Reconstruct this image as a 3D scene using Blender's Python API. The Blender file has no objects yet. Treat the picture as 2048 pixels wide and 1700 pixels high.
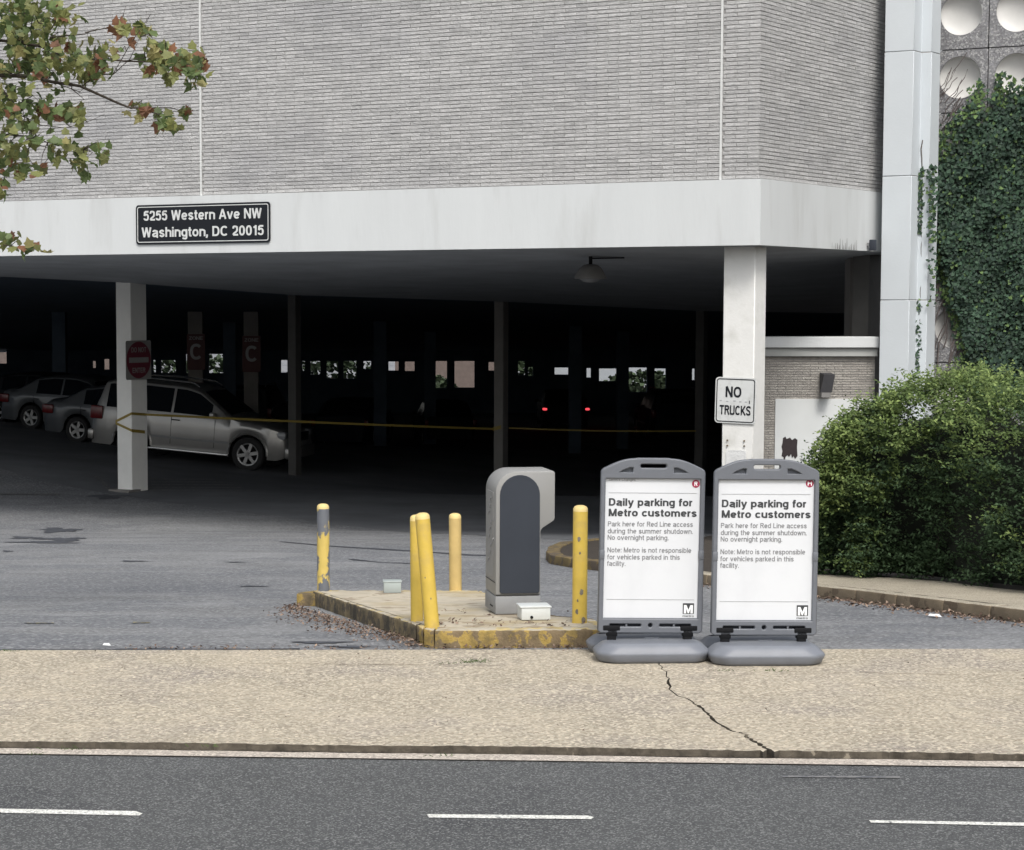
import bpy, bmesh, math, random
import numpy as np
from mathutils import Vector, Matrix
random.seed(7); rng = np.random.default_rng(7)
sc = bpy.context.scene
COL = sc.collection
R = math.radians

# ---------------------------------------------------------------- camera
F_PX, PX0, PY0, HOR, EYE = 4300.0, 800.0, 950.0, 612.0, 2.35
PITCH = math.atan((PY0 - HOR) / F_PX)
cam_d = bpy.data.cameras.new('camera'); cam = bpy.data.objects.new('camera', cam_d); COL.objects.link(cam)
cam.location = (0, 0, EYE); cam.rotation_euler = (math.pi/2 - PITCH, 0, 0)
cam_d.sensor_width = 36.0; cam_d.sensor_fit = 'HORIZONTAL'; cam_d.lens = 36.0 * F_PX / 2048
cam_d.shift_x = (1024 - PX0) / 2048; cam_d.shift_y = (PY0 - 850) / 2048
cam_d.clip_start = 0.1; cam_d.clip_end = 2000
sc.camera = cam

# ---------------------------------------------------------------- sky, sun, exposure
SUN_EL, SUN_AZ = R(50), R(172)          # direction the light comes from (azimuth clockwise from +Y)
w = bpy.data.worlds.new('World'); sc.world = w; w.use_nodes = True
nt = w.node_tree; nt.nodes.clear()
sky = nt.nodes.new('ShaderNodeTexSky'); sky.sky_type = 'NISHITA'; sky.sun_disc = False
sky.sun_elevation = SUN_EL; sky.sun_rotation = SUN_AZ
sky.air_density = 1.2; sky.dust_density = 4.0; sky.ozone_density = 1.0
hs = nt.nodes.new('ShaderNodeHueSaturation'); hs.inputs['Saturation'].default_value = 0.30
bg = nt.nodes.new('ShaderNodeBackground'); bg.inputs['Strength'].default_value = 0.15
wo = nt.nodes.new('ShaderNodeOutputWorld')
nt.links.new(sky.outputs[0], hs.inputs['Color']); nt.links.new(hs.outputs[0], bg.inputs['Color']); nt.links.new(bg.outputs[0], wo.inputs[0])
sd = bpy.data.lights.new('sun', 'SUN'); sd.energy = 1.5; sd.angle = R(16); sd.color = (1.0, 0.96, 0.9)
so = bpy.data.objects.new('sun', sd); COL.objects.link(so)
tosun = Vector((math.sin(SUN_AZ)*math.cos(SUN_EL), math.cos(SUN_AZ)*math.cos(SUN_EL), math.sin(SUN_EL)))
so.rotation_euler = tosun.to_track_quat('Z', 'Y').to_euler(); so.location = (0, -20, 30)
sc.view_settings.view_transform = 'Standard'; sc.view_settings.look = 'None'
sc.view_settings.gamma = 1.0; sc.view_settings.use_curve_mapping = False
sc.view_settings.exposure = 0.36
sc.render.engine = 'CYCLES'
sc.cycles.use_denoising = True
sc.cycles.max_bounces = 6; sc.cycles.diffuse_bounces = 4; sc.cycles.glossy_bounces = 3
sc.cycles.sample_clamp_indirect = 4.0
sc.cycles.caustics_reflective = False; sc.cycles.caustics_refractive = False

# ---------------------------------------------------------------- picture-measurement helpers
CP, SP = math.cos(PITCH), math.sin(PITCH)
def ray(px, py):
    a = (px - PX0) / F_PX; b = (PY0 - py) / F_PX
    return Vector((a, CP + b*SP, -SP + b*CP))
def at_z(px, py, z):
    d = ray(px, py); t = (z - EYE) / d.z
    return Vector((d.x*t, d.y*t, z))
def at_y(px, py, Y):
    d = ray(px, py); t = Y / d.y
    return Vector((d.x*t, Y, EYE + d.z*t))
def clamp(v, a, b): return max(a, min(b, v))
def sstep(t):
    t = clamp(t, 0, 1); return t*t*(3 - 2*t)
def g(X, Y):
    base = -0.065 * clamp(Y - 15, 0, 20)
    inner = clamp(-1.27 - 0.08*(X + 3.3), -2.4, -0.6)
    inner += (-2.35 - inner) * sstep((Y - 55) / 22)
    t = sstep((Y - 41) / 5)
    return base*(1 - t) + inner*t
def at_g(px, py, off=0.0):
    z = 0.0
    for _ in range(40):
        p = at_z(px, py, z + off); z = 0.5*z + 0.5*g(p.x, p.y)
    return at_z(px, py, z + off)

# ---------------------------------------------------------------- materials
def lin(c):
    return tuple(((v/255)/12.92 if v/255 <= .04045 else ((v/255+.055)/1.055)**2.4) for v in c)
MATS = {}
def mat(name, col, rough=0.8, var=0.12, scale=6.0, bump=0.0, bscale=60.0, metal=0.0, spec=0.5, col2=None, thr=None, tscale=4.0,
        island=0.0, stretch=(1,1,1), coat=0.0, detail=6.0, speck=None, speck_s=200.0, speck_t=0.62, emit=None, dirt=None, dirt_s=1.2, dirt_t=(.5,.7), trans=0.0, leafy=False):
    m = bpy.data.materials.new(name); m.use_nodes = True; n = m.node_tree; N = n.nodes; L = n.links
    b = N['Principled BSDF']; b.inputs['Roughness'].default_value = rough; b.inputs['Metallic'].default_value = metal
    b.inputs['Specular IOR Level'].default_value = spec
    if coat: b.inputs['Coat Weight'].default_value = coat
    tc = N.new('ShaderNodeTexCoord'); mp = N.new('ShaderNodeMapping'); mp.inputs['Scale'].default_value = stretch
    L.new(tc.outputs['Object'], mp.inputs[0])
    def noise(s, d=detail):
        t = N.new('ShaderNodeTexNoise'); t.inputs['Scale'].default_value = s; t.inputs['Detail'].default_value = d
        t.inputs['Roughness'].default_value = 0.6; L.new(mp.outputs[0], t.inputs['Vector']); return t
    def ramp(src, p0, p1, c0, c1):
        r = N.new('ShaderNodeValToRGB'); r.color_ramp.elements[0].position = p0; r.color_ramp.elements[1].position = p1
        r.color_ramp.elements[0].color = (*c0, 1); r.color_ramp.elements[1].color = (*c1, 1); L.new(src, r.inputs[0]); return r
    def mix(f, a, bcol, typ='MIX'):
        x = N.new('ShaderNodeMix'); x.data_type = 'RGBA'; x.blend_type = typ
        if isinstance(f, float): x.inputs['Factor'].default_value = f
        else: L.new(f, x.inputs['Factor'])
        for sock, v in ((x.inputs['A'], a), (x.inputs['B'], bcol)):
            if isinstance(v, tuple): sock.default_value = (*v, 1)
            else: L.new(v, sock)
        return x.outputs['Result']
    lo = tuple(max(0, c*(1-var)) for c in col); hi = tuple(min(1, c*(1+var)) for c in col)
    out = ramp(noise(scale).outputs['Fac'], .3, .7, lo, hi).outputs[0]
    if col2 is not None:
        t = noise(tscale, 8); r = ramp(t.outputs['Fac'], thr, thr+.03, (0,0,0), (1,1,1))
        out = mix(r.outputs[0], out, col2)
    if dirt is not None:
        t = noise(dirt_s, 9); r = ramp(t.outputs['Fac'], dirt_t[0], dirt_t[1], (0,0,0), (1,1,1))
        out = mix(r.outputs[0], out, dirt)
    if speck is not None:
        v = N.new('ShaderNodeTexVoronoi'); v.inputs['Scale'].default_value = speck_s; L.new(mp.outputs[0], v.inputs['Vector'])
        sp = N.new('ShaderNodeSeparateColor'); L.new(v.outputs['Color'], sp.inputs[0])
        r = ramp(sp.outputs[0], speck_t, speck_t+.04, (0,0,0), (1,1,1))
        out = mix(r.outputs[0], out, speck)
        r2 = ramp(sp.outputs[1], .0, 1.0, (.72,.72,.72), (1.25,1.25,1.25))
        out = mix(1.0, out, r2.outputs[0], 'MULTIPLY')
    if island:
        ge = N.new('ShaderNodeNewGeometry'); oi = N.new('ShaderNodeObjectInfo')
        ad = N.new('ShaderNodeMath'); ad.operation = 'ADD'; L.new(ge.outputs['Random Per Island'], ad.inputs[0]); L.new(oi.outputs['Random'], ad.inputs[1])
        fr = N.new('ShaderNodeMath'); fr.operation = 'FRACT'; L.new(ad.outputs[0], fr.inputs[0])
        r = ramp(fr.outputs[0], 0, 1, (1-island,)*3, (1+island,)*3)
        out = mix(1.0, out, r.outputs[0], 'MULTIPLY')
    L.new(out, b.inputs['Base Color'])
    if bump:
        t = noise(bscale, 6); bp = N.new('ShaderNodeBump'); bp.inputs['Strength'].default_value = bump; bp.inputs['Distance'].default_value = 0.02
        L.new(t.outputs['Fac'], bp.inputs['Height']); L.new(bp.outputs[0], b.inputs['Normal'])
    if trans:
        b.inputs['Transmission Weight'].default_value = trans
    if emit:
        b.inputs['Emission Color'].default_value = (*emit[0], 1); b.inputs['Emission Strength'].default_value = emit[1]
    if leafy:
        tr_ = N.new('ShaderNodeBsdfTranslucent'); L.new(out, tr_.inputs[0]); ms = N.new('ShaderNodeMixShader'); ms.inputs[0].default_value = .35
        L.new(b.outputs[0], ms.inputs[1]); L.new(tr_.outputs[0], ms.inputs[2]); L.new(ms.outputs[0], N['Material Output'].inputs[0])
    MATS[name] = m
    return m
M_road  = mat('road_asphalt', (.072,.075,.077), .9, .12, 1.1, .5, 220, speck=(.185,.19,.188), speck_s=125, speck_t=.76, dirt=(.05,.052,.056), dirt_s=.8)
M_drive = mat('driveway_asphalt', (.195,.20,.208), .92, .24, 1.4, .7, 90, speck=(.30,.305,.31), speck_s=70, speck_t=.84, col2=(.155,.162,.175), thr=.52, tscale=.8, stretch=(.6,1,1), dirt=(.115,.122,.136), dirt_s=.32, dirt_t=(.46,.72), detail=9)
M_walk  = mat('exposed_aggregate', (.425,.37,.285), .9, .18, 1.3, .7, 140, speck=(.56,.50,.395), speck_s=60, speck_t=.62, dirt=(.33,.29,.25), dirt_s=.9, dirt_t=(.48,.66))
M_gut   = mat('gutter_concrete', (.42,.37,.32), .9, .15, 5, .5, 120, speck=(.55,.5,.43), speck_s=90, speck_t=.6)
M_void  = mat('crack_dirt', (.085,.07,.055), .95, .4, 30, .5, 90)
M_edge  = mat('darkened_broken_edge', (.10,.085,.065), .95, .5, 12, .5, 90, col2=(.3,.26,.2), thr=.62, tscale=6)  # side faces of the broken slab darkened to stand for crevice shade
M_isl   = mat('island_concrete', (.47,.42,.33), .9, .2, 3, .35, 90, col2=(.32,.27,.2), thr=.56, tscale=3.0, dirt=(.36,.28,.14), dirt_s=1.1)
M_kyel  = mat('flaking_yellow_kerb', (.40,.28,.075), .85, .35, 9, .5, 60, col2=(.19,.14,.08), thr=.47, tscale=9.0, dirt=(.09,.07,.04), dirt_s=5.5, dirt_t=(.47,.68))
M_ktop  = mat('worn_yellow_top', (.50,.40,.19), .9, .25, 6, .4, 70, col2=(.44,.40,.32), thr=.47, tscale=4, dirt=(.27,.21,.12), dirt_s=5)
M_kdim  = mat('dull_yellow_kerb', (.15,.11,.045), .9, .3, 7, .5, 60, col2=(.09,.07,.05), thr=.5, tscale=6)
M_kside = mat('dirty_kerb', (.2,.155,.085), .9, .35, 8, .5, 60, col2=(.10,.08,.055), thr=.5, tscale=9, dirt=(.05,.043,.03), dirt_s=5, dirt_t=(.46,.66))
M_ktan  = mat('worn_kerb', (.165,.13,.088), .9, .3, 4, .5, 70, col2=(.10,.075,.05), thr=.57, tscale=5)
M_path  = mat('path_concrete', (.36,.32,.25), .9, .15, 2, .4, 90, speck=(.42,.38,.3), speck_s=110, speck_t=.7)
M_soil  = mat('soil', (.035,.027,.02), .95, .3, 9, .5, 40)
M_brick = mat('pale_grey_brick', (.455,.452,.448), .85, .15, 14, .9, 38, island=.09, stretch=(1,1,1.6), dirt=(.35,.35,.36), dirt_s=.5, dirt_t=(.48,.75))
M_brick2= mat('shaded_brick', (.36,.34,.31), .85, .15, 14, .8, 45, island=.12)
M_mort  = mat('raked_mortar', (.30,.295,.29), .95, .2, 20, .4, 80)
M_caulk = mat('white_caulk', (.62,.63,.62), .7, .05, 10)
M_white = mat('white_painted_concrete', (.585,.605,.61), .75, .04, 1.6, .15, 30, dirt=(.47,.48,.475), dirt_s=2.2, dirt_t=(.52,.80), stretch=(1,1,.16))
M_pier  = mat('pale_precast', (.56,.60,.63), .75, .03, 1.6, .1, 30)
M_col2  = mat('entry_column_paint', (.84,.84,.81), .7, .05, 2.5, .15, 30)
M_col   = mat('column_paint', (.74,.74,.72), .7, .05, 2.5, .15, 30, dirt=(.6,.6,.57), dirt_s=2.5)
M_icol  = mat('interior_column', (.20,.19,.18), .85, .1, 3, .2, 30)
M_icol2 = mat('dim_interior_column', (.09,.088,.085), .85, .1, 3, .2, 30)  # darker column copy, the garage's dimness put into its colour
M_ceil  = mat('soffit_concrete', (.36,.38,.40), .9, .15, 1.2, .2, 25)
M_dceil = mat('garage_ceiling', (.085,.115,.155), .95, .15, 1.2)  # bluish tint puts the garage's shadow tone into the ceiling colour
M_dark  = mat('garage_wall', (.07,.095,.13), .95, .2, 1.5)  # same blue shadow tone carried in the wall colour
M_panel = mat('aggregate_panel', (.22,.22,.23), .9, .2, 5, .8, 55, speck=(.34,.34,.34), speck_s=45, speck_t=.7, dirt=(.19,.19,.2), dirt_s=2)
M_dish  = mat('cast_dish', (.56,.555,.54), .6, .08, 2.2, .06, 20)
M_yel   = mat('yellow_bollard', (.60,.43,.075), .5, .1, 5, .2, 30, dirt=(.46,.33,.10), dirt_s=5, dirt_t=(.5,.68))
M_yelf  = mat('flaked_bollard', (.60,.45,.12), .5, .1, 5, .35, 22, col2=(.13,.14,.16), thr=.475, tscale=6.0, stretch=(1,1,.6))
M_yelp  = mat('pale_bollard', (.52,.38,.15), .6, .1, 5, .3, 30, col2=(.28,.2,.09), thr=.70, tscale=14)
M_chip  = mat('paint_chip', (.17,.15,.12), .8, .3, 30)
M_grey  = mat('machine_grey', (.26,.26,.255), .5, .06, 3, .03, 50, dirt=(.25,.25,.24), dirt_s=3)
M_panelk= mat('machine_panel', (.034,.040,.052), .7, .08, 3, spec=.25)
M_plinth= mat('machine_plinth', (.24,.245,.25), .6, .1, 6)
M_box   = mat('junction_box_white', (.62,.65,.65), .5, .06, 8)
M_box2  = mat('junction_box_grey', (.34,.38,.37), .6, .08, 8)
M_plast = mat('grey_plastic', (.125,.135,.155), .45, .06, 9, .12, 240)
M_plbase= mat('grey_plastic_base', (.165,.178,.205), .42, .08, 6, .15, 200)
M_post  = mat('poster_paper', (.635,.655,.685), .3, .015, 1.5, .05, 6, dirt=(.60,.62,.65), dirt_s=3)
M_ink   = mat('ink_dark', (.035,.038,.042), .6, .05, 8)
M_ink2  = mat('ink_grey', (.20,.205,.215), .6, .05, 8)
M_line  = mat('ink_rule', (.35,.36,.37), .6, .02, 8)
M_dimw  = mat('dimmed_sign_white', (.24,.24,.23), .6, .06, 10)  # sign white darkened to stand for the gloom inside the garage
M_dimr  = mat('dimmed_sign_red', (.12,.016,.03), .6, .06, 10)  # sign red darkened the same way, shade put into the colour
M_red   = mat('print_red', (.30,.02,.06), .5, .05, 8)
M_wprint= mat('print_white', (.84,.85,.86), .5, .02, 8)
M_black = mat('black_rubber', (.006,.0065,.008), .7, .1, 20, spec=.2)
M_sgnbk = mat('sign_black', (.012,.014,.018), .6, .05, 10, spec=.2)
M_sgnwh = mat('sign_white', (.60,.615,.61), .5, .04, 10, dirt=(.5,.51,.5), dirt_s=8)
M_pale  = mat('panted_over_plate', (.66,.67,.67), .65, .05, 14, .3, 60)
M_rust  = mat('rust', (.16,.08,.05), .9, .4, 30)
M_gpaint= mat('graffiti_paint', (.02,.012,.014), .6, .2, 30)
M_silver= mat('silver_car_paint', (.30,.295,.285), .32, .04, 3, metal=.55, coat=.6)
M_wcar  = mat('pale_car_paint', (.085,.092,.10), .4, .04, 3, metal=.3, coat=.5)
M_dcar  = mat('dark_car_paint', (.010,.012,.016), .6, .1, 3, spec=.2)
M_bcar  = mat('blue_grey_car_paint', (.016,.02,.028), .6, .1, 3, spec=.2)
M_glass = mat('tinted_glass', (.008,.010,.013), .12, .0, 3, spec=.35)
M_tyre  = mat('tyre', (.015,.015,.016), .8, .1, 20)
M_rim   = mat('alloy_rim', (.34,.34,.34), .35, .05, 20, metal=.6)
M_tail  = mat('tail_lamp', (.12,.010,.012), .25, .05, 10)
M_tailon= mat('lit_tail_lamp', (.5,.02,.03), .3, .0, 10, emit=((1.0,.08,.10), 1.0))
M_head  = mat('head_lamp', (.35,.36,.38), .2, .05, 10)
M_chrome= mat('chrome_trim', (.55,.55,.55), .25, .05, 10, metal=.8)
M_tape  = mat('yellow_tape', (.27,.20,.04), .5, .1, 20)
M_lamp  = mat('lamp_shade_grey', (.20,.195,.19), .6, .05, 10)
M_paintw= mat('road_paint', (.66,.66,.62), .8, .08, 20, col2=(.10,.105,.11), thr=.60, tscale=28, speck=(.5,.5,.48), speck_s=120, speck_t=.7)
M_paintf= mat('faded_paint', (.17,.17,.17), .85, .2, 20, col2=(.10,.105,.115), thr=.50, tscale=18)
M_painty= mat('faded_yellow_paint', (.30,.25,.10), .85, .2, 20, col2=(.11,.12,.135), thr=.46, tscale=18)
M_stain = mat('oil_stain', (.055,.06,.072), .8, .3, 8)
M_seam  = mat('tar_seam', (.04,.044,.055), .7, .3, 20)
M_bark  = mat('bark', (.055,.045,.035), .9, .25, 20, .6, 40)
M_lf = [mat('leaf_green', (.11,.155,.055), .6, .25, 20, island=.3, leafy=True), mat('leaf_olive', (.20,.215,.075), .6, .25, 20, island=.3, leafy=True),
        mat('leaf_rust', (.21,.10,.055), .6, .3, 20, island=.3, leafy=True), mat('leaf_straw', (.34,.31,.13), .6, .25, 20, island=.2, leafy=True)]
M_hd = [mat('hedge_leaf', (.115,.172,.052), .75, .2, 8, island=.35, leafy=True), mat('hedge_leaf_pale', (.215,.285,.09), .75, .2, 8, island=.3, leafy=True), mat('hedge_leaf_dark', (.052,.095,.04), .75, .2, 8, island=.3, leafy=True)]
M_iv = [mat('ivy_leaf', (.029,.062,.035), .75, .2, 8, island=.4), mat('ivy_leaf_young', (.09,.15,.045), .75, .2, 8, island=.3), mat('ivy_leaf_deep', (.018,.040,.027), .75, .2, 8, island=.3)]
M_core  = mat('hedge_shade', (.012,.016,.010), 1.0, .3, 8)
M_twig  = mat('twig', (.075,.06,.05), .9, .2, 20)
M_vine  = mat('dry_vine', (.13,.11,.105), .9, .2, 20)
M_litter= [mat('litter_brown', (.10,.062,.045), .9, .3, 20, island=.5), mat('litter_tan', (.22,.16,.12), .9, .3, 20, island=.4)]
M_rbrick= mat('far_red_brick', (.11,.085,.075), .9, .15, 3, island=.05)
M_fwall = mat('far_pale_wall', (.27,.29,.31), .8, .05, 3)
M_fleaf = mat('far_leaf', (.035,.055,.025), .8, .3, 5, island=.4)
M_grass = mat('grass', (.07,.11,.03), .8, .3, 20, island=.3)

# ---------------------------------------------------------------- object helpers
def tag(o, label=None, cat=None, group=None, kind=None):
    if label: o['label'] = label
    if cat: o['category'] = cat
    if group: o['group'] = group
    if kind: o['kind'] = kind
    return o
def empty(name, loc=(0,0,0), rot=(0,0,0), label=None, cat=None, group=None, kind=None):
    o = bpy.data.objects.new(name, None); COL.objects.link(o); o.location = loc; o.rotation_euler = rot
    o.empty_display_size = .2
    return tag(o, label, cat, group, kind)
def link(name, me, m=None, parent=None, world=False):
    o = bpy.data.objects.new(name, me); COL.objects.link(o)
    if m is not None:
        for mm in (m if isinstance(m, (list, tuple)) else [m]): me.materials.append(mm)
    if parent is not None:
        o.parent = parent
        if world: o.matrix_parent_inverse = parent_matrix(parent).inverted()
    return o
def parent_matrix(p):
    M = Matrix.LocRotScale(p.location, p.rotation_euler, p.scale)
    if p.parent is not None: M = parent_matrix(p.parent) @ p.matrix_parent_inverse @ M
    return M
def mesh(name, verts, faces, m=None, parent=None, world=False, smooth=False, mi=None):
    me = bpy.data.meshes.new(name); me.from_pydata([tuple(v) for v in verts], [], faces)
    if mi is not None: me.polygons.foreach_set('material_index', mi)
    if smooth: me.polygons.foreach_set('use_smooth', [True]*len(me.polygons))
    me.update()
    return link(name, me, m, parent, world)
class B:
    """collects boxes / tubes / prisms into one mesh"""
    def __init__(s): s.v = []; s.f = []
    def add(s, v, f):
        o = len(s.v); s.v += [tuple(p) for p in v]; s.f += [tuple(i+o for i in q) for q in f]; return s
    def box(s, c, d, M=None):
        x, y, z = d[0]/2, d[1]/2, d[2]/2
        v = [Vector((sx*x+c[0], sy*y+c[1], sz*z+c[2])) for sz in (-1,1) for sy in (-1,1) for sx in (-1,1)]
        if M is not None: v = [M @ p for p in v]
        return s.add(v, [(0,2,3,1),(4,5,7,6),(0,1,5,4),(2,6,7,3),(0,4,6,2),(1,3,7,5)])
    def prism(s, pts, z0, z1):
        n = len(pts); zz0 = z0 if callable(z0) else (lambda x, y: z0); zz1 = z1 if callable(z1) else (lambda x, y: z1)
        v = [(p[0],p[1],zz0(p[0],p[1])) for p in pts] + [(p[0],p[1],zz1(p[0],p[1])) for p in pts]
        area = sum(pts[i][0]*pts[(i+1)%n][1]-pts[(i+1)%n][0]*pts[i][1] for i in range(n))
        if area < 0:
            v = v[:n][::-1] + v[n:][::-1]
        return s.add(v, [tuple(range(n))[::-1], tuple(range(n,2*n))] + [(i,(i+1)%n,n+(i+1)%n,n+i) for i in range(n)])
    def tube(s, pts, r, n=8, caps=True):
        pts = [Vector(p) for p in pts]; k = len(pts); rr = r if isinstance(r, (list,tuple)) else [r]*k
        base = len(s.v); up = Vector((0,0,1))
        for i, p in enumerate(pts):
            d = (pts[min(i+1,k-1)] - pts[max(i-1,0)]).normalized()
            a = d.cross(up if abs(d.z) < .9 else Vector((1,0,0))).normalized(); b_ = d.cross(a).normalized()
            for j in range(n):
                t = 2*math.pi*j/n; q = p + (a*math.cos(t) + b_*math.sin(t))*rr[i]; s.v.append(tuple(q))
        for i in range(k-1):
            for j in range(n):
                a0 = base+i*n+j; a1 = base+i*n+(j+1)%n; s.f.append((a0, a0+n, a1+n, a1))
        if caps:
            s.f.append(tuple(base+j for j in range(n))); s.f.append(tuple(base+(k-1)*n+j for j in range(n))[::-1])
        return s
    def lathe(s, prof, n=24, M=None):
        base = len(s.v); k = len(prof)
        for r_, z in prof:
            for j in range(n):
                t = 2*math.pi*j/n; p = Vector((r_*math.cos(t), r_*math.sin(t), z))
                s.v.append(tuple(M @ p if M is not None else p))
        for i in range(k-1):
            for j in range(n):
                a0 = base+i*n+j; a1 = base+i*n+(j+1)%n; s.f.append((a0, a1, a1+n, a0+n))
        return s
    def rough(s, name, m, parent, amp=.008, step=.07, seed=0):
        bm = bmesh.new(); o = mesh(name, s.v, s.f, m, parent, True); bm.from_mesh(o.data)
        bmesh.ops.bevel(bm, geom=bm.edges[:], offset=.014, segments=2, affect='EDGES', profile=.5)
        for _ in range(5):
            es = [e for e in bm.edges if e.calc_length() > step]
            if not es: break
            bmesh.ops.subdivide_edges(bm, edges=es, cuts=1, use_grid_fill=True)
        from mathutils import noise
        bmesh.ops.recalc_face_normals(bm, faces=bm.faces); bm.normal_update()
        for v in bm.verts:
            k = noise.noise(v.co*9+Vector((seed,0,0)))*.6 + noise.noise(v.co*24)*.5
            v.co += v.normal*amp*(k - .25)
        bmesh.ops.triangulate(bm, faces=[f for f in bm.faces if len(f.verts) > 4])
        for f in bm.faces: f.smooth = True
        bm.to_mesh(o.data); bm.free(); return o
    def build(s, name, m=None, parent=None, world=False, smooth=False, bevel=0, seg=2):
        o = mesh(name, s.v, s.f, m, parent, world, smooth)
        if smooth or bevel:
            bm = bmesh.new(); bm.from_mesh(o.data)
            if bevel:
                bmesh.ops.remove_doubles(bm, verts=bm.verts, dist=1e-5)
                bmesh.ops.bevel(bm, geom=[e for e in bm.edges if len(e.link_faces)==2 and e.calc_face_angle(0) > R(25)], offset=bevel, segments=seg, affect='EDGES', profile=.5)
            for fc in bm.faces: fc.smooth = True
            for e in bm.edges:
                if len(e.link_faces) == 2 and e.calc_face_angle(0) > R(38): e.smooth = False
            bm.to_mesh(o.data); bm.free()
        return o
def plate(name, outer, holes=(), thick=.01, m=None, parent=None, world=False, bevel=0.0, M=None):
    """flat shape in local x (right) / z (up), thickness along y; front at -y"""
    cu = bpy.data.curves.new(name, 'CURVE'); cu.dimensions = '2D'; cu.fill_mode = 'BOTH'
    cu.extrude = thick/2; cu.bevel_depth = bevel; cu.bevel_resolution = 1
    for loop in [outer, *holes]:
        sp = cu.splines.new('POLY'); sp.points.add(len(loop)-1)
        for i, p in enumerate(loop): sp.points[i].co = (p[0], p[1], 0, 1)
        sp.use_cyclic_u = True
    o = bpy.data.objects.new(name, cu); me = bpy.data.meshes.new_from_object(o); bpy.data.objects.remove(o); bpy.data.curves.remove(cu)
    T = Matrix.Rotation(math.pi/2, 4, 'X')
    me.transform((M @ T) if M is not None else T); me.name = name
    return link(name, me, m, parent, world)
def rrect(x0, z0, x1, z1, r, n=5):
    pts = []
    for cx, cz, a in ((x1-r, z1-r, 0), (x0+r, z1-r, 90), (x0+r, z0+r, 180), (x1-r, z0+r, 270)):
        for i in range(n+1):
            t = R(a + 90*i/n); pts.append((cx+r*math.cos(t), cz+r*math.sin(t)))
    return pts
def circ(cx, cz, r, n=32, a0=0): return [(cx+r*math.cos(a0+2*math.pi*i/n), cz+r*math.sin(a0+2*math.pi*i/n)) for i in range(n)]
def _cr(pts, n=6):
    """smooth curve through control points"""
    P = [Vector((p[0],p[1])) for p in pts]; out = []
    for i in range(len(P)-1):
        p0, p1, p2, p3 = P[max(i-1,0)], P[i], P[i+1], P[min(i+2,len(P)-1)]
        for k in range(n):
            t = k/n; out.append(.5*((2*p1)+(p2-p0)*t+(2*p0-5*p1+4*p2-p3)*t*t+(3*p1-p0-3*p2+p3)*t**3))
    out.append(P[-1]); return [(p.x,p.y) for p in out]
def _arc(cx, cy, rx, ry, a0, a1, n=18):
    q = []
    for i in range(n+1):
        t = R(a0+(a1-a0)*i/n); c_, s_ = math.cos(t), math.sin(t)
        q.append((cx+rx*math.copysign(abs(c_)**.86,c_), cy+ry*math.copysign(abs(s_)**.86,s_)))
    return q
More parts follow.
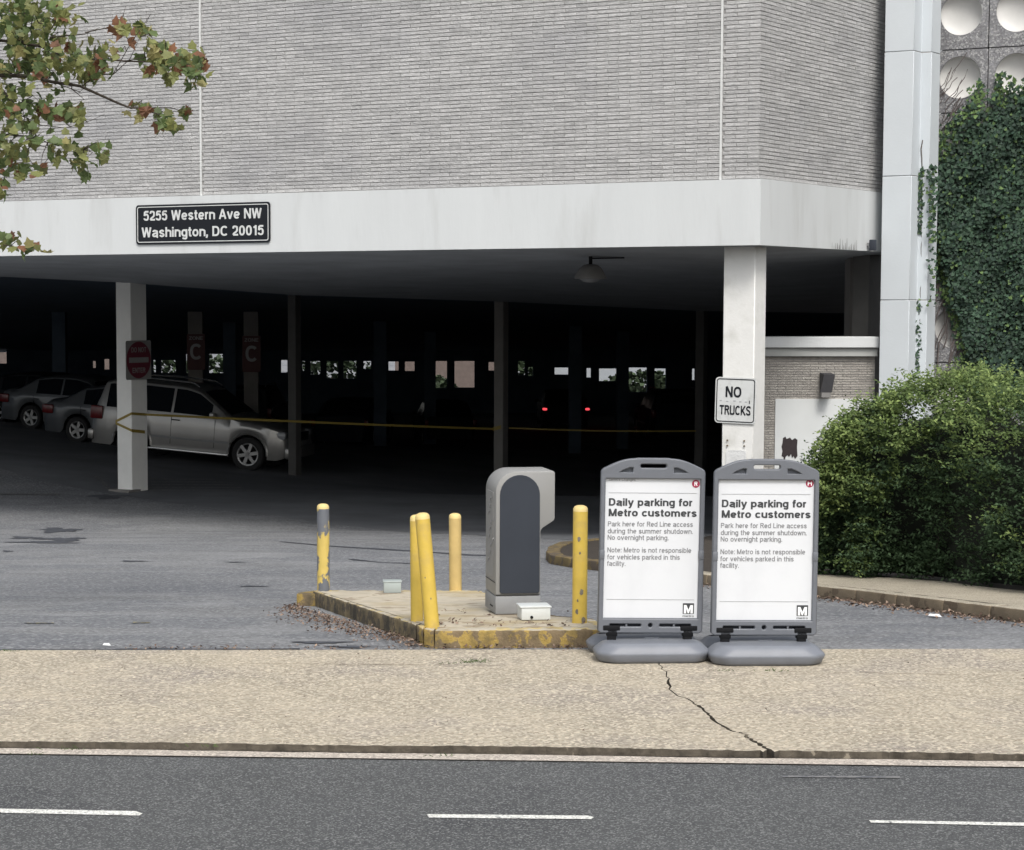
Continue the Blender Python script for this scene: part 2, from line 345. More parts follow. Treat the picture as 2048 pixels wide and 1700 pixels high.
def glyph(ch, w):
    """grotesque letter as centre-line strokes; cap height 1; returns (strokes, advance width)"""
    h = w/2; X = .74; T = 1-h; xt = X-h
    def o_(W, H, b=0): return _arc(W/2, b+H/2, W/2-h, H/2-h, 0, 360, 28)
    def st(x, y0, y1): return [(x,y0),(x,y1)]
    W = .56+w*.35
    D = {
    'o': ([o_(W,X)], W), 'O': ([o_(.78,1)], .78), '0': ([o_(.56+w*.2,1)], .56+w*.2), 'C': ([_arc(.39,.5,.39-h,.5-h,42,318)], .74),
    'c': ([_arc(W/2,X/2,W/2-h,X/2-h,38,322)], W-.04), 'e': ([_arc(W/2,X/2,W/2-h,X/2-h,0,318), [(h,X/2),(W-h,X/2)]], W),
    'l': ([st(h,0,1)], w), 'i': ([st(h,0,X), st(h,1-w*.9,1)], w), 'I': ([st(h,0,1)], w), '.': ([st(h,0,w)], w), ',': ([[(h,w),(h,0),(h*.2,-.16)]], w), ':': ([st(h,0,w), st(h,X-w,X)], w),
    't': ([_cr([(.16,1-.06),(.16,.22),(.20,h),(.34,h)]), [(0,X-h),(.34,X-h)]], .35), 'f': ([_cr([(.15,0),(.15,.55),(.17,.88),(.24,T),(.36,T)]), [(0,X-h),(.34,X-h)]], .35),
    'n': ([st(h,0,X), _cr([(h,X*.62),(h+.06,xt-.04),(W/2,xt),(W-h-.02,xt-.09),(W-h,X*.58),(W-h,0)])], W-.02),
    'h': ([st(h,0,1), _cr([(h,X*.62),(h+.06,xt-.04),(W/2,xt),(W-h-.02,xt-.09),(W-h,X*.58),(W-h,0)])], W-.02),
    'r': ([st(h,0,X), _cr([(h,X*.55),(h+.05,xt-.06),(.22,xt),(.34,xt)])], .35),
    'u': ([_cr([(h,X),(h,X*.42),(h+.02,h+.09),(W/2,h),(W-h-.06,h+.04),(W-h,X*.38)]), st(W-h,0,X)], W-.02),
    'm': ([st(h,0,X), _cr([(h,X*.62),(h+.05,xt-.04),(W*.42,xt),(W*.76-.02,xt-.09),(W*.76,X*.58),(W*.76,0)]), _cr([(W*.76,X*.62),(W*.76+.05,xt-.04),(W*1.15,xt),(W*1.52-h-.02,xt-.09),(W*1.52-h,X*.58),(W*1.52-h,0)])], W*1.52),
    'a': ([_cr([(h+.01,X*.72),(h+.06,xt-.03),(W*.46,xt),(W-h-.04,xt-.06),(W-h-.01,X*.66),(W-h-.01,h*.6),(W-.01,0)]), _cr([(W-h-.01,X*.56),(W*.5,X*.52),(h+.02,X*.38),(h,.2),(h+.06,h+.02),(W*.42,h),(W-h-.05,.14),(W-h-.01,X*.42)])], W+.01),
    'd': ([o_(W,X), st(W-h,0,1)], W), 'b': ([o_(W,X), st(h,0,1)], W), 'p': ([o_(W,X), st(h,-.27,X)], W),
    'g': ([o_(W,X), _cr([(W-h,X),(W-h,0),(W-h-.05,-.18),(W/2,-.27+h),(h+.03,-.14)])], W),
    'k': ([st(h,0,1), [(h,.26),(.50,X)], [(.22,.40),(.52,0)]], .54), 'v': ([[(0+h*.8,X),(W/2,0)],[(W/2,0),(W-h*.8,X)]], W), 'y': ([[(h*.8,X),(W/2,.02)], _cr([(W-h*.8,X),(W/2,-.02),(W*.36,-.22),(h*1.2,-.27+h)])], W),
    'w': ([[(h*.8,X),(.23,0)],[(.23,0),(.42,X)],[(.42,X),(.61,0)],[(.61,0),(.84-h*.8,X)]], .84),
    's': ([_cr([(W-.07-h,X*.72),(W*.62,xt-.01),(W*.38,xt),(h+.01,X*.72),(W*.32,X*.56),(W*.62,X*.44),(W-.05-h,X*.27),(W*.6,h),(W*.34,h),(h,X*.27)])], W-.05),
    'S': ([_cr([(.66-h,.74),(.56,T-.03),(.33,T),(h+.07,T-.07),(h+.01,.73),(.2,.58),(.46,.46),(.66-h,.30),(.56,h+.04),(.33,h),(h+.05,h+.06),(h,.28)])], .67),
    'M': ([st(h,0,1), [(h,1),(.43,.02)], [(.43,.02),(.86-h,1)], st(.86-h,0,1)], .86), 'N': ([st(h,0,1), [(h,1),(.72-h,0)], st(.72-h,0,1)], .72),
    'W': ([[(h*.8,1),(.27,0)],[(.27,0),(.50,1)],[(.50,1),(.73,0)],[(.73,0),(1.0-h*.8,1)]], 1.0), 'A': ([[(h*.7,0),(.37,1)],[(.37,1),(.74-h*.7,0)],[(.16,.3),(.58,.3)]], .74),
    'K': ([st(h,0,1), [(h,.30),(.64,1)], [(.25,.52),(.68,0)]], .70), 'T': ([st(.33,0,1), [(0,T),(.66,T)]], .66), 'L': ([st(h,0,1), [(h,h),(.56,h)]], .57),
    'E': ([st(h,0,1), [(h,T),(.62,T)], [(h,.5),(.58,.5)], [(h,h),(.62,h)]], .63), 'Z': ([[(0.03,T),(.60,T)], [(.58,T),(.05,h)], [(.03,h),(.62,h)]], .64),
    'U': ([_cr([(h,1),(h,.36),(h+.03,.14),(.36,h),(.72-h-.03,.14),(.72-h,.36),(.72-h,1)])], .72),
    'D': ([st(h,0,1), [(h,T)]+_arc(.34,.5,.38-h,.5-h,90,-90)+[(h,h)]], .73),
    'P': ([st(h,0,1), [(h,T)]+_arc(.40,.72,.28-h,.28-h,90,-90,12)+[(h,.44+h)]], .68), 'R': ([st(h,0,1), [(h,T)]+_arc(.40,.73,.28-h,.27-h,90,-90,12)+[(h,.46+h)], [(.42,.48),(.68-h*.4,0)]], .70),
    '1': ([st(.30,0,1), [(.30,T-.02),(.08,.76)]], .42), '2': ([_cr([(h+.01,.70),(h+.04,.88),(.29,T),(.54-h,.86),(.56-h,.70),(.44,.46),(.16,.22),(h,h)]), [(h,h),(.58,h)]], .58),
    '5': ([[(.54,T),(.14,T)], [(.14,T),(h+.01,.50)], _cr([(h+.01,.50),(.20,.62),(.36,.63),(.55-h,.52),(.58-h,.34),(.52-h,.13),(.28,h),(h+.02,.16),(h,.26)])], .58),
    ' ': ([], .28),
    }
    return D[ch]
def text(name, s, size, m, parent, x=0, y=0, z=0, align='LEFT', xs=1.0, bold=0.0, ext=.001, width=None, M=None, sp=1.0):
    """lettering in the x-z plane, reading from -y; size = cap height; width fits total width"""
    w = .115 + bold*3.2; gap = .112 - bold*1.5
    V = []; F_ = []; cur = 0; lay_ = 0
    for ch in s:
        strokes, adv = glyph(ch, w)
        for stt in strokes:
            lay_ += 1; base = len(V); k = len(stt)
            for i, p in enumerate(stt):
                a = Vector(stt[max(i-1,0)]); b = Vector(stt[min(i+1,k-1)]); d = (b-a)
                if 0 < i < k-1:
                    d1 = (Vector(p)-a).normalized(); d2 = (b-Vector(p)).normalized(); d = d1+d2
                    if d.length < .3: d = d1
                    sc_ = min(1.6, 1/max(.5, (d.normalized()).dot(d1)))
                else: sc_ = 1
                closed = k > 3 and (Vector(stt[0])-Vector(stt[-1])).length < 1e-6
                if closed and i in (0,k-1): d = Vector(stt[1])-Vector(stt[-2])
                d = d.normalized(); nn_ = Vector((-d.y, d.x))*(w/2*sc_)
                # upright stems keep their width, bars a little lighter
                V += [(cur+p[0]-nn_.x, p[1]-nn_.y, lay_%7), (cur+p[0]+nn_.x, p[1]+nn_.y, lay_%7)]
            F_ += [(base+2*i, base+2*i+1, base+2*i+3, base+2*i+2) for i in range(k-1)]
        cur += adv + gap
    tot = cur - gap
    kx = size*xs if width is None else width/tot
    off = 0 if align == 'LEFT' else -tot*kx/2
    co = [Vector((x + off + v[0]*kx, y - .00012*v[2], z + v[1]*size)) for v in V]
    if M is not None: co = [M @ c for c in co]
    o = mesh(name, co, F_, m, parent); return o
def top_faces(o):
    for q in o.data.polygons:
        if q.normal.z > .85: q.material_index = 1
def sheet(name, pts, zf, m, cutx=(), cuty=(), parent=None, kind='structure'):
    bm = bmesh.new(); vs = [bm.verts.new((p[0], p[1], 0)) for p in pts]; bm.faces.new(vs)
    for y in cuty: bmesh.ops.bisect_plane(bm, geom=bm.verts[:]+bm.edges[:]+bm.faces[:], plane_co=(0,y,0), plane_no=(0,1,0))
    for x in cutx: bmesh.ops.bisect_plane(bm, geom=bm.verts[:]+bm.edges[:]+bm.faces[:], plane_co=(x,0,0), plane_no=(1,0,0))
    for v in bm.verts: v.co.z = zf(v.co.x, v.co.y)
    bmesh.ops.triangulate(bm, faces=[f for f in bm.faces if len(f.verts) > 4])
    for f in bm.faces:
        if f.normal.z < 0: f.normal_flip()
    bmesh.ops.recalc_face_normals(bm, faces=bm.faces)
    if sum(f.normal.z for f in bm.faces) < 0: bmesh.ops.reverse_faces(bm, faces=bm.faces)
    me = bpy.data.meshes.new(name); bm.to_mesh(me); bm.free()
    o = link(name, me, m, parent)
    if kind and parent is None: o['kind'] = kind
    return o
def line_at(p, q, X):
    t = (X - p.x) / (q.x - p.x); return p.y + (q.y - p.y)*t

# ================================================================ ground
# street edge lines measured on the z = 0 plane
r0, r1 = at_z(0,1509,-.034), at_z(2048,1536,-.034)
road_edge = lambda X: line_at(r0, r1, X)
slab_edge = lambda X: road_edge(X) + .175
b0, b1 = at_z(0,1300.5,0), at_z(2048,1297.5,0)
back_edge = lambda X: line_at(b0, b1, X)
sheet('road', [(-80,-30),(80,-30),(80,road_edge(80)),(-80,road_edge(-80))], lambda x,y: -.034, M_road)
sheet('far_ground', [(-300,-300),(300,-300),(300,-30),(-300,-30)], lambda x,y: -.02, M_road)
gut_in = [(x, road_edge(x)+.128+.006*math.sin(x*3.1)+random.uniform(-.006,.006)) for x in [-80,-40,-20]+[-8+i*.08 for i in range(200)]+[20,40,80]]
sheet('gutter', [(-80,road_edge(-80)-.01),(80,road_edge(80)-.01)] + gut_in[::-1], lambda x,y: -.026, M_gut)
sheet('earth_bed', [(-80,road_edge(-80)+.05),(80,road_edge(80)+.05),(80,back_edge(80)+.05),(-80,back_edge(-80)+.05)], lambda x,y: -.06, M_void)
# sidewalk: two cast slabs split by the crack, front edge crumbled
crack = [(1312,1298),(1316,1318),(1322,1334),(1334,1348),(1336,1362),(1340,1378),(1358,1392),(1376,1398),(1388,1405),(1396,1411),(1410,1420),(1416,1430),(1424,1437),(1436,1448),(1452,1456),(1474,1464),(1490,1468),(1496,1476),(1508,1482),(1520,1488),(1532,1496),(1545,1507)]
cr = []
for i in range(len(crack)-1):
    for t in (0, .33, .66):
        a, b = crack[i], crack[i+1]
        p = at_z(a[0]+(b[0]-a[0])*t, a[1]+(b[1]-a[1])*t, 0)
        cr.append(p + Vector((random.uniform(-.012,.012), random.uniform(-.012,.012), 0)))
cr.append(at_z(*crack[-1], 0))
cr[0].y = back_edge(cr[0].x)
nc = len(cr); wdt = [.0025 + .0105*(i/nc)**1.1 + random.choice((0,0,.003,.007))*random.random() for i in range(nc)]; wdt[-1] = .05; wdt[-2] = .03
def ragged(x0, x1, n, f, amp):
    out = []
    for i in range(n+1):
        x = x0 + (x1-x0)*i/n; out.append((x, f(x) + random.uniform(0, amp) + amp*.8*math.sin(x*2.3)*math.sin(x*.9+1)))
    return out
side = empty('sidewalk', (0,12.5,0), kind='structure')
gapw = .045
endL = cr[-1].x - wdt[-1]; endR = cr[-1].x + wdt[-1]
fl = ragged(-7, endL, 260, lambda x: slab_edge(x)+.015, gapw*.55)
fr = ragged(endR, 9, 220, lambda x: slab_edge(x)+.015, gapw*.55)
left = [(-40, back_edge(-40)), (-40, slab_edge(-40)+.02)] + fl + [(p.x-wd, p.y) for p, wd in list(zip(cr, wdt))[::-1]][1:]
right = [(p.x+wd, p.y) for p, wd in zip(cr, wdt)][:-1] + fr + [(40, slab_edge(40)+.02), (40, back_edge(40))]
def slab(name, pts, z0, z1, m, parent, bevel=0):
    bm = bmesh.new(); f = bm.faces.new([bm.verts.new((p[0],p[1],z1)) for p in pts])
    if f.normal.z < 0: f.normal_flip()
    f.normal_update()
    r = bmesh.ops.extrude_face_region(bm, geom=[f]); vs = [v for v in r['geom'] if isinstance(v, bmesh.types.BMVert)]
    zz = z0 if callable(z0) else (lambda x, y: z0)
    for v in vs: v.co.z = zz(v.co.x, v.co.y)
    if callable(z1): pass
    bmesh.ops.triangulate(bm, faces=[q for q in bm.faces if len(q.verts) > 4])
    bmesh.ops.recalc_face_normals(bm, faces=bm.faces)
    if isinstance(m, list):
        for q in bm.faces: q.material_index = 0 if q.normal.z > .5 else 1
    me = bpy.data.meshes.new(name); bm.to_mesh(me); bm.free()
    return link(name, me, m, parent, True)
slab('concrete_slab', left, -.055, 0.0, [M_walk, M_edge], side)
slab('concrete_slab', right, -.055, 0.0, [M_walk, M_edge], side)
M_joint = mat('pavement_joint', (.20,.165,.12), .95, .3, 30)
for pl__ in ([(500+30*i, 1326.5+.25*i+random.uniform(-.6,.6)) for i in range(18)], [(1560+30*i, 1342+.6*i+random.uniform(-.6,.6)) for i in range(20)], [(330+22*i,1394+random.uniform(-.5,.5)) for i in range(4)]):
    v = []
    for p in pl__:
        c = at_z(p[0],p[1],.004); k = random.uniform(.001,.006); v += [(c.x,c.y-k,.004),(c.x,c.y+k,.004)]
    mesh('pavement_joint', v, [(2*i,2*i+2,2*i+3,2*i+1) for i in range(len(pl__)-1)], M_joint, side, True)
# driveway and garage floor in one sheet
cuty = [15,16,18,20,22,24,26,28,30,32,34,35,37,39,41]+[41.5+i*.5 for i in range(10)]+[48,50,52,55]+list(range(57,79,2))+[97,110,130]
cutx = [-30,-20,-14,-11.7]+[-10.5+1.5*i for i in range(16)]+[16,20,30]
sheet('driveway', [(-80,back_edge(-80)),(80,back_edge(80)),(80,320),(-80,320)], lambda x,y: g(x,y)-.012, M_drive, cutx, cuty)
# lane dashes
M_floor = mat('shaded_garage_floor', (.160,.167,.178), .9, .2, .7, .4, 120, dirt=(.085,.092,.105), dirt_s=.3, dirt_t=(.40,.75))  # floor colour darkened to carry the shade under the building
def px_quad(name, pts, m, off=0.0, z=None, kind='structure', label=None):
    q = [at_z(p[0],p[1],z) if z is not None else at_g(p[0],p[1],off) for p in pts]
    o = mesh(name, q, [tuple(range(len(q)))], m); o.data.update()
    if o.data.polygons[0].normal.z < 0: o.data.flip_normals()
    o['kind'] = kind
    return o
for q in ([(-60,1616),(-60,1624),(278,1631),(285,1627),(272,1622)], [(853,1628),(858,1635),(1182,1638),(1188,1634),(1176,1631)], [(1738,1640),(1742,1645),(2110,1653),(2110,1646)],
          [(-640,1600),(-640,1607),(-400,1612),(-400,1606)], [(2560,1660),(2560,1667),(2900,1674),(2900,1667)]):
    px_quad('lane_dash', q, M_paintw, z=-.030)
px_quad('faded_line', [(1565,1551),(1565,1554),(1800,1556),(1800,1552)], M_paintf, z=-.030)
px_quad('faded_line', [(48,1245),(48,1246.5),(108,1246.5),(108,1245)], M_painty, -.006)
px_quad('faded_line', [(268,1243.5),(262,1246),(300,1245),(300,1243.5)], M_painty, -.006)
px_quad('bay_line', [(186,952),(196,952),(230,984),(222,986)], M_paintf, -.001)
px_quad('bay_line', [(-30,985),(-30,988),(120,990),(120,987)], M_paintf, -.001)
for k in range(5):
    y = 957 + k*5.5
    px_quad('bay_line', [(292+2*k,y),(292+2*k,y+1.8),(430+18*k,y+2.2),(430+18*k,y+.6)], M_paintf, -.001)
def blotch(name, cx, cy, rx, ry, m, n=26, off=-.006, seed=0):
    rr = random.Random(seed); ph = [rr.uniform(0,6.28) for _ in range(5)]
    pts = []
    for i in range(n):
        t = 2*math.pi*i/n; k = 1 + .28*math.sin(3*t+ph[0]) + .2*math.sin(5*t+ph[1]) + .15*math.sin(9*t+ph[2]) + rr.uniform(-.12,.12)
        pts.append((cx+rx*k*math.cos(t), cy+ry*k*math.sin(t)))
    c = at_g(cx, cy, off); v = [c] + [at_g(p[0], p[1], off) for p in pts]
    o = mesh(name, v, [(0, 1+i, 1+(i+1)%n) for i in range(n)], m)
    bm = bmesh.new(); bm.from_mesh(o.data); bmesh.ops.recalc_face_normals(bm, faces=bm.faces)
    if sum(f.normal.z for f in bm.faces) < 0: bmesh.ops.reverse_faces(bm, faces=bm.faces)
    bm.to_mesh(o.data); bm.free()
    o['kind'] = 'structure'; return o
for i, a in enumerate([(118,1060,36,4.5),(50,1075,26,2.2),(125,1078,42,3.2),(95,1084,60,2.4),(15,1102,9,1.6),(265,1122,26,1.2),(470,1124,18,.8),(700,1293,40,2),(640,1284,50,2.2),(215,993,34,4.5),(330,1299,110,1.2),(505,1172,28,1)]):
    blotch('oil_stain', *a, M_stain, seed=i+3)
def ribbon(name, pts, wid, m, off, kind='structure'):
    P_ = [at_g(p[0], p[1], off) for p in pts]; v = []; k = len(P_)
    for i, p in enumerate(P_):
        d = (P_[min(i+1,k-1)] - P_[max(i-1,0)]); n_ = Vector((-d.y, d.x, 0)).normalized()*wid*(.5+random.random())
        v += [p - n_, p + n_]
    o = mesh(name, v, [(2*i, 2*i+1, 2*i+3, 2*i+2) for i in range(k-1)], m)
    bm = bmesh.new(); bm.from_mesh(o.data)
    if sum(f.normal.z for f in bm.faces) < 0: bmesh.ops.reverse_faces(bm, faces=bm.faces)
    bm.to_mesh(o.data); bm.free()
    o['kind'] = kind; return o
ribbon('tar_seam', [(560,1083),(660,1092),(760,1098),(860,1104),(940,1110),(1010,1112),(1080,1118)], .05, M_seam, -.006)
ribbon('tar_seam', [(700,1118),(760,1124),(860,1128)], .03, M_seam, -.004)
ribbon('tar_seam', [(-40,1299),(200,1298.5),(330,1297),(470,1298),(600,1297)], .012, M_seam, -.006)

# ================================================================ building axes
ZF = EYE + .80                                     # fascia underside
C0 = at_z(1520, 490, ZF); L_ = at_z(0, 512, ZF); E_ = at_z(1755, 503, ZF)
dL = Vector((L_.x-C0.x, L_.y-C0.y, 0)).normalized()     # along facade, to the left and back
dR = Vector((E_.x-C0.x, E_.y-C0.y, 0)).normalized()     # along side wall, to the right and back
nL = Vector((dL.y, -dL.x, 0));  nL = nL if nL.y < 0 else -nL
nR = Vector((dR.y, -dR.x, 0));  nR = nR if nR.y < 0 else -nR
FH = 133/490*0 + (at_y(1520, 357, C0.y).z - ZF)          # fascia height
ZB = ZF + FH; ZT = 10.2
LEN_L = 15.5; LEN_R = (E_-C0).length + .35
print('C0', C0, 'L', L_, 'E', E_, 'FH', FH, 'angL', math.degrees(math.atan2(dL.y, -dL.x)), 'angR', math.degrees(math.atan2(dR.y, dR.x)))
bld = empty('parking_garage', (C0.x, C0.y, 0), label='grey brick parking garage over a deep dark entrance, with long white fascia', cat='building')
def on_l(s, off=0.0): return C0 + dL*s + nL*off       # off = outwards
def on_r(s, off=0.0): return C0 + dR*s + nR*off
def mitre(off):
    # intersection of both offset lines
    a = C0 + nL*off; b = C0 + nR*off
    M2 = Matrix(((dL.x, -dR.x), (dL.y, -dR.y))); t = M2.inverted() @ Vector((b.x-a.x, b.y-a.y))
    return a + dL*t.x
# fascia: one polygon following both walls
def band(off_out, off_in):
    return [on_l(LEN_L, off_out), mitre(off_out), on_r(LEN_R, off_out), on_r(LEN_R, off_in), mitre(off_in), on_l(LEN_L, off_in)]
B().prism([(p.x,p.y) for p in band(.0,-.35)], ZF, ZB).build('fascia', M_white, bld, True)
# mass above the fascia (mortar bed of the brickwork)
back = 62
BL = on_l(LEN_L, -.05) + Vector((-.0, back, 0)); BR = on_r(LEN_R, -.05) + Vector((9, back, 0))
poly = [on_l(LEN_L, -.065), mitre(-.065), on_r(LEN_R, -.065), BR, BL]
B().prism([(p.x,p.y) for p in poly], ZB-.01, ZT).build('wall_core', M_mort, bld, True)
# expansion joints: facade parameters where the picture shows them
def s_on_l(px, py, off=-.05):
    # ray with vertical plane through C0+nL*off
    d = ray(px, py); o = Vector((0,0,EYE)); q = C0 + nL*off
    t = ((q - o).dot(nL)) / d.dot(nL); p = o + d*t
    return (Vector((p.x,p.y,0)) - Vector((q.x,q.y,0))).dot(dL), p.z
def s_on_r(px, py, off=-.05):
    d = ray(px, py); o = Vector((0,0,EYE)); q = C0 + nR*off
    t = ((q - o).dot(nR)) / d.dot(nR); p = o + d*t
    return (Vector((p.x,p.y,0)) - Vector((q.x,q.y,0))).dot(dR), p.z
J1 = s_on_l(1443, 180)[0]; J2 = s_on_l(401, 200)[0]
COURSE = (at_y(1520,357,C0.y).z - at_y(1520,357+8.15,C0.y).z)
BLN = COURSE*6.1
print('joints', J1, J2, 'course', COURSE)
bricks = []        # (origin vec, dir vec, normal vec, len, height, proud)
def lay(origin, d, n, s_from, s_to, z0, z1, first):
    row = 0; z = z0
    while z < z1:
        s = s_from - (0 if row % 2 == 0 else BLN/2) + random.uniform(-.01,.01)
        while s < s_to:
            a = max(s, s_from); b = min(s+BLN-.009, s_to)
            if b - a > .03:
                bricks.append((origin + d*a + Vector((0,0,z)), d, n, b-a, min(COURSE-.0105, z1-z-.002), .0))
            s += BLN
        row += 1; z += COURSE
o0 = Vector((C0.x, C0.y, 0))
mit = mitre(-.048); smL = (mit - on_l(0,-.048)).dot(dL); smR = (mit - on_r(0,-.048)).dot(dR)
zb0 = ZB + .012
for a, b in ((smL+.004, J1-.022), (J1+.022, J2-.022), (J2+.022, LEN_L-.01)):
    lay(o0 + nL*-.065, dL, nL, a, b, zb0, ZT, 0)
lay(o0 + nR*-.065, dR, nR, smR+.004, LEN_R-.01, zb0, ZT, 0)
def brick_verts(o, d, n, ln, h):
    pr = .011 + random.uniform(-.002,.003); j = lambda a=.0022: random.uniform(-a, a)
    up = Vector((0,0,1)); v = []
    for dep in (0, pr):
        for zz in (0, h):
            for ss in (0, ln):
                jj = (j(.003) if dep else 0)
                v.append(o + d*(ss + (j() if dep else 0)) + up*(zz + (j() if dep else 0)) + n*(dep + jj))
    return v
def brick_faces(flip):
    f = [(4,5,7,6),(0,4,6,2),(1,3,7,5),(2,6,7,3),(0,1,5,4)]
    return [q[::-1] for q in f] if flip else f
# the 300 that show largest: those nearest the corner and inside the frame
def projz(p):
    d = p - Vector((0,0,EYE)); dep = d.y*CP - d.z*SP
    return PX0 + F_PX*d.x/dep, PY0 - F_PX*(d.y*SP + d.z*CP)/dep
order = []
for i, b in enumerate(bricks):
    c = b[0] + b[1]*b[3]/2; x, y = projz(c)
    vis = 0 < x < 1762 and -5 < y < 400
    fl_ = abs(b[1].x) * b[3] / c.y
    order.append((-fl_ if vis else 9, i))
order.sort(); top = set(i for _, i in order[:300])
V = []; Fc = []
for i, b in enumerate(bricks):
    v = brick_verts(*b[:5]); flip = (b[1].cross(Vector((0,0,1)))).dot(b[2]) < 0
    if i in top:
        c = v[0].copy(); o = mesh('brick', [p - c for p in v], brick_faces(flip), M_brick, bld)
        o.location = c - Vector(bld.location)
    else:
        k = len(V); V += [tuple(p) for p in v]; Fc += [tuple(a+k for a in q) for q in brick_faces(flip)]
o = mesh('brickwork', V, Fc, M_brick, bld, True); o['kind'] = 'stuff'
print('bricks', len(bricks))
for J in (J1, J2):
    c = on_l(J, -.05); M = Matrix.Translation((c.x,c.y,(ZB+ZT)/2)) @ Matrix.Rotation(math.atan2(dL.y,dL.x),4,'Z')
    B().box((0,0,0),(.030,.018,ZT-ZB), M).build('expansion_joint', M_caulk, bld, True)
# soffit, sloping down into the garage
Bp = []
for px, py, Y in ((-900,505,44),(-400,532,43.5),(0,553,42.8),(245,565,42),(590,590,44),(1003,603,46),(1400,622,46),(1800,628,46)):
    Bp.append(at_y(px, py, Y))
Bp[0].z = 3.05; Bp[1].z = 2.98
fr_pts = []
for p in Bp[:-1]:
    q = C0 + dL*((C0.x - p.x*.75)/ -dL.x) if False else None
NS = len(Bp); fpts = []
for i in range(NS):
    t = i/(NS-1); s = LEN_L*(1 - t/0.86) if t < .86 else 0
    fpts.append(on_l(max(s,0), -.02) if t < .86 else on_r(LEN_R, -.02) if i == NS-1 else mitre(-.02))
v = []; f = []
for a, b in zip(fpts, Bp):
    for k in range(9):
        t = k/8; p = Vector((a.x+(b.x-a.x)*t, a.y+(b.y-a.y)*t, (ZF+.004) + (b.z-ZF)*sstep(t*.8+.2*t*t) if False else (ZF+.004)+(b.z-ZF-.004)*t**1.25)); v.append(p)
for i in range(NS-1):
    for k in range(8):
        a = i*9+k; f.append((a, a+1, a+10, a+9))
mesh('soffit', v, f, M_ceil, bld, True, smooth=True)
# beam line and the darker ceiling behind it
bb = B()
for a, b in zip(Bp[:-1], Bp[1:]):
    d = (b-a); n = Vector((-d.y, d.x, 0)).normalized()*.35
    bb.add([a, b, b+n, a+n, a+Vector((0,0,.6)), b+Vector((0,0,.6)), b+n+Vector((0,0,.6)), a+n+Vector((0,0,.6))], [(0,1,5,4),(0,3,2,1),(3,7,6,2)])
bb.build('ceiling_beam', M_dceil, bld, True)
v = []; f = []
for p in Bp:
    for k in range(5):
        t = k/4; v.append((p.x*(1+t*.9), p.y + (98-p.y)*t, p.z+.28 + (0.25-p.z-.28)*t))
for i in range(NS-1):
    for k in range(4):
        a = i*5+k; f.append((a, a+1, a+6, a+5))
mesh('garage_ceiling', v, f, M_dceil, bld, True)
# right-hand inner wall and the lid over everything (keeps the sky out)
Er = on_r(LEN_R, -.35)
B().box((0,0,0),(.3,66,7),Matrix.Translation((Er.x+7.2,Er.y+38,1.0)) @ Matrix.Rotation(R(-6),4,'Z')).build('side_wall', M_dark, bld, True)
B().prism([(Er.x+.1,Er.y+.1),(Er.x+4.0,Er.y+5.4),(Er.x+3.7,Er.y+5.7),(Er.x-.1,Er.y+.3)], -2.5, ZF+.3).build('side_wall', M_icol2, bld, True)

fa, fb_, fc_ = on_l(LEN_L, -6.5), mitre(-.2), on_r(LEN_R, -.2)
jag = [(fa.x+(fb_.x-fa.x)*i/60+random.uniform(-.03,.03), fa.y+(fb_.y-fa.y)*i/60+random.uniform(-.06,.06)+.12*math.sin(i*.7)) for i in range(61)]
sheet('shaded_garage_floor', jag + [(fc_.x,fc_.y),(fc_.x+9,94.7),(-34,94.7),(fa.x-6,fa.y+6)], lambda x,y: g(x,y)-.007, M_floor, cutx, cuty)  # darker overlay from near the facade inwards, standing in for shade
# ---------------------------------------------------------------- far perimeter wall with openings
YW = 95.0
pw = empty('perimeter_wall', (0, YW, -2.35), label='far dark wall of the garage with a row of small daylight openings', cat='wall')
op = [(-14,14,690,727),(185,192,722,736),(208,219,718,739),(306,312,720,745),(322,352,720,746),(372,382,708,746),(418,446,708,746),(500,508,720,745),(562,575,720,745),(604,610,722,742),(621,641,722,749),(653,676,722,757),(687,713,722,757),(727,742,722,738),(777,797,723,741),(810,829,723,742),(857,894,722,776),(909,949,722,775),(977,990,724,741),(1036,1050,722,750),(1056,1066,734,752),(1109,1137,735,749),(1173,1182,736,755),(1198,1238,737,762),(1257,1294,735,784),(1309,1332,737,782),(1384,1390,737,760)]
pb = B()
Z0 = -2.6; zt = 3.0
xs = [at_y(a[0],700,YW).x for a in op] ; xe = [at_y(a[1],700,YW).x for a in op]
edges = [-45] + sum(([a,b] for a,b in zip(xs,xe)), []) + [40]
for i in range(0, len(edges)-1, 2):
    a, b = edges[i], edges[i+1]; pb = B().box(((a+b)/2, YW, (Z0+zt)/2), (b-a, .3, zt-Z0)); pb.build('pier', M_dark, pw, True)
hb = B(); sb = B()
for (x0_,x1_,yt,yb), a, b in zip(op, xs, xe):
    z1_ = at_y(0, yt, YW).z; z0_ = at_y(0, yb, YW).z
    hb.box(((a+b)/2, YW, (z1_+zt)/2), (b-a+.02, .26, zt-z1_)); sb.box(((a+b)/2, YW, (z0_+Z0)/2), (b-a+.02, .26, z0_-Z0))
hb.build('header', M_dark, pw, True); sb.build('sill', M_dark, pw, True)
B().box((-30,70,1),(.3,50,7)).build('daylight_blocker', M_dark, pw, True)  # unseen screen added to cut daylight from the open left side
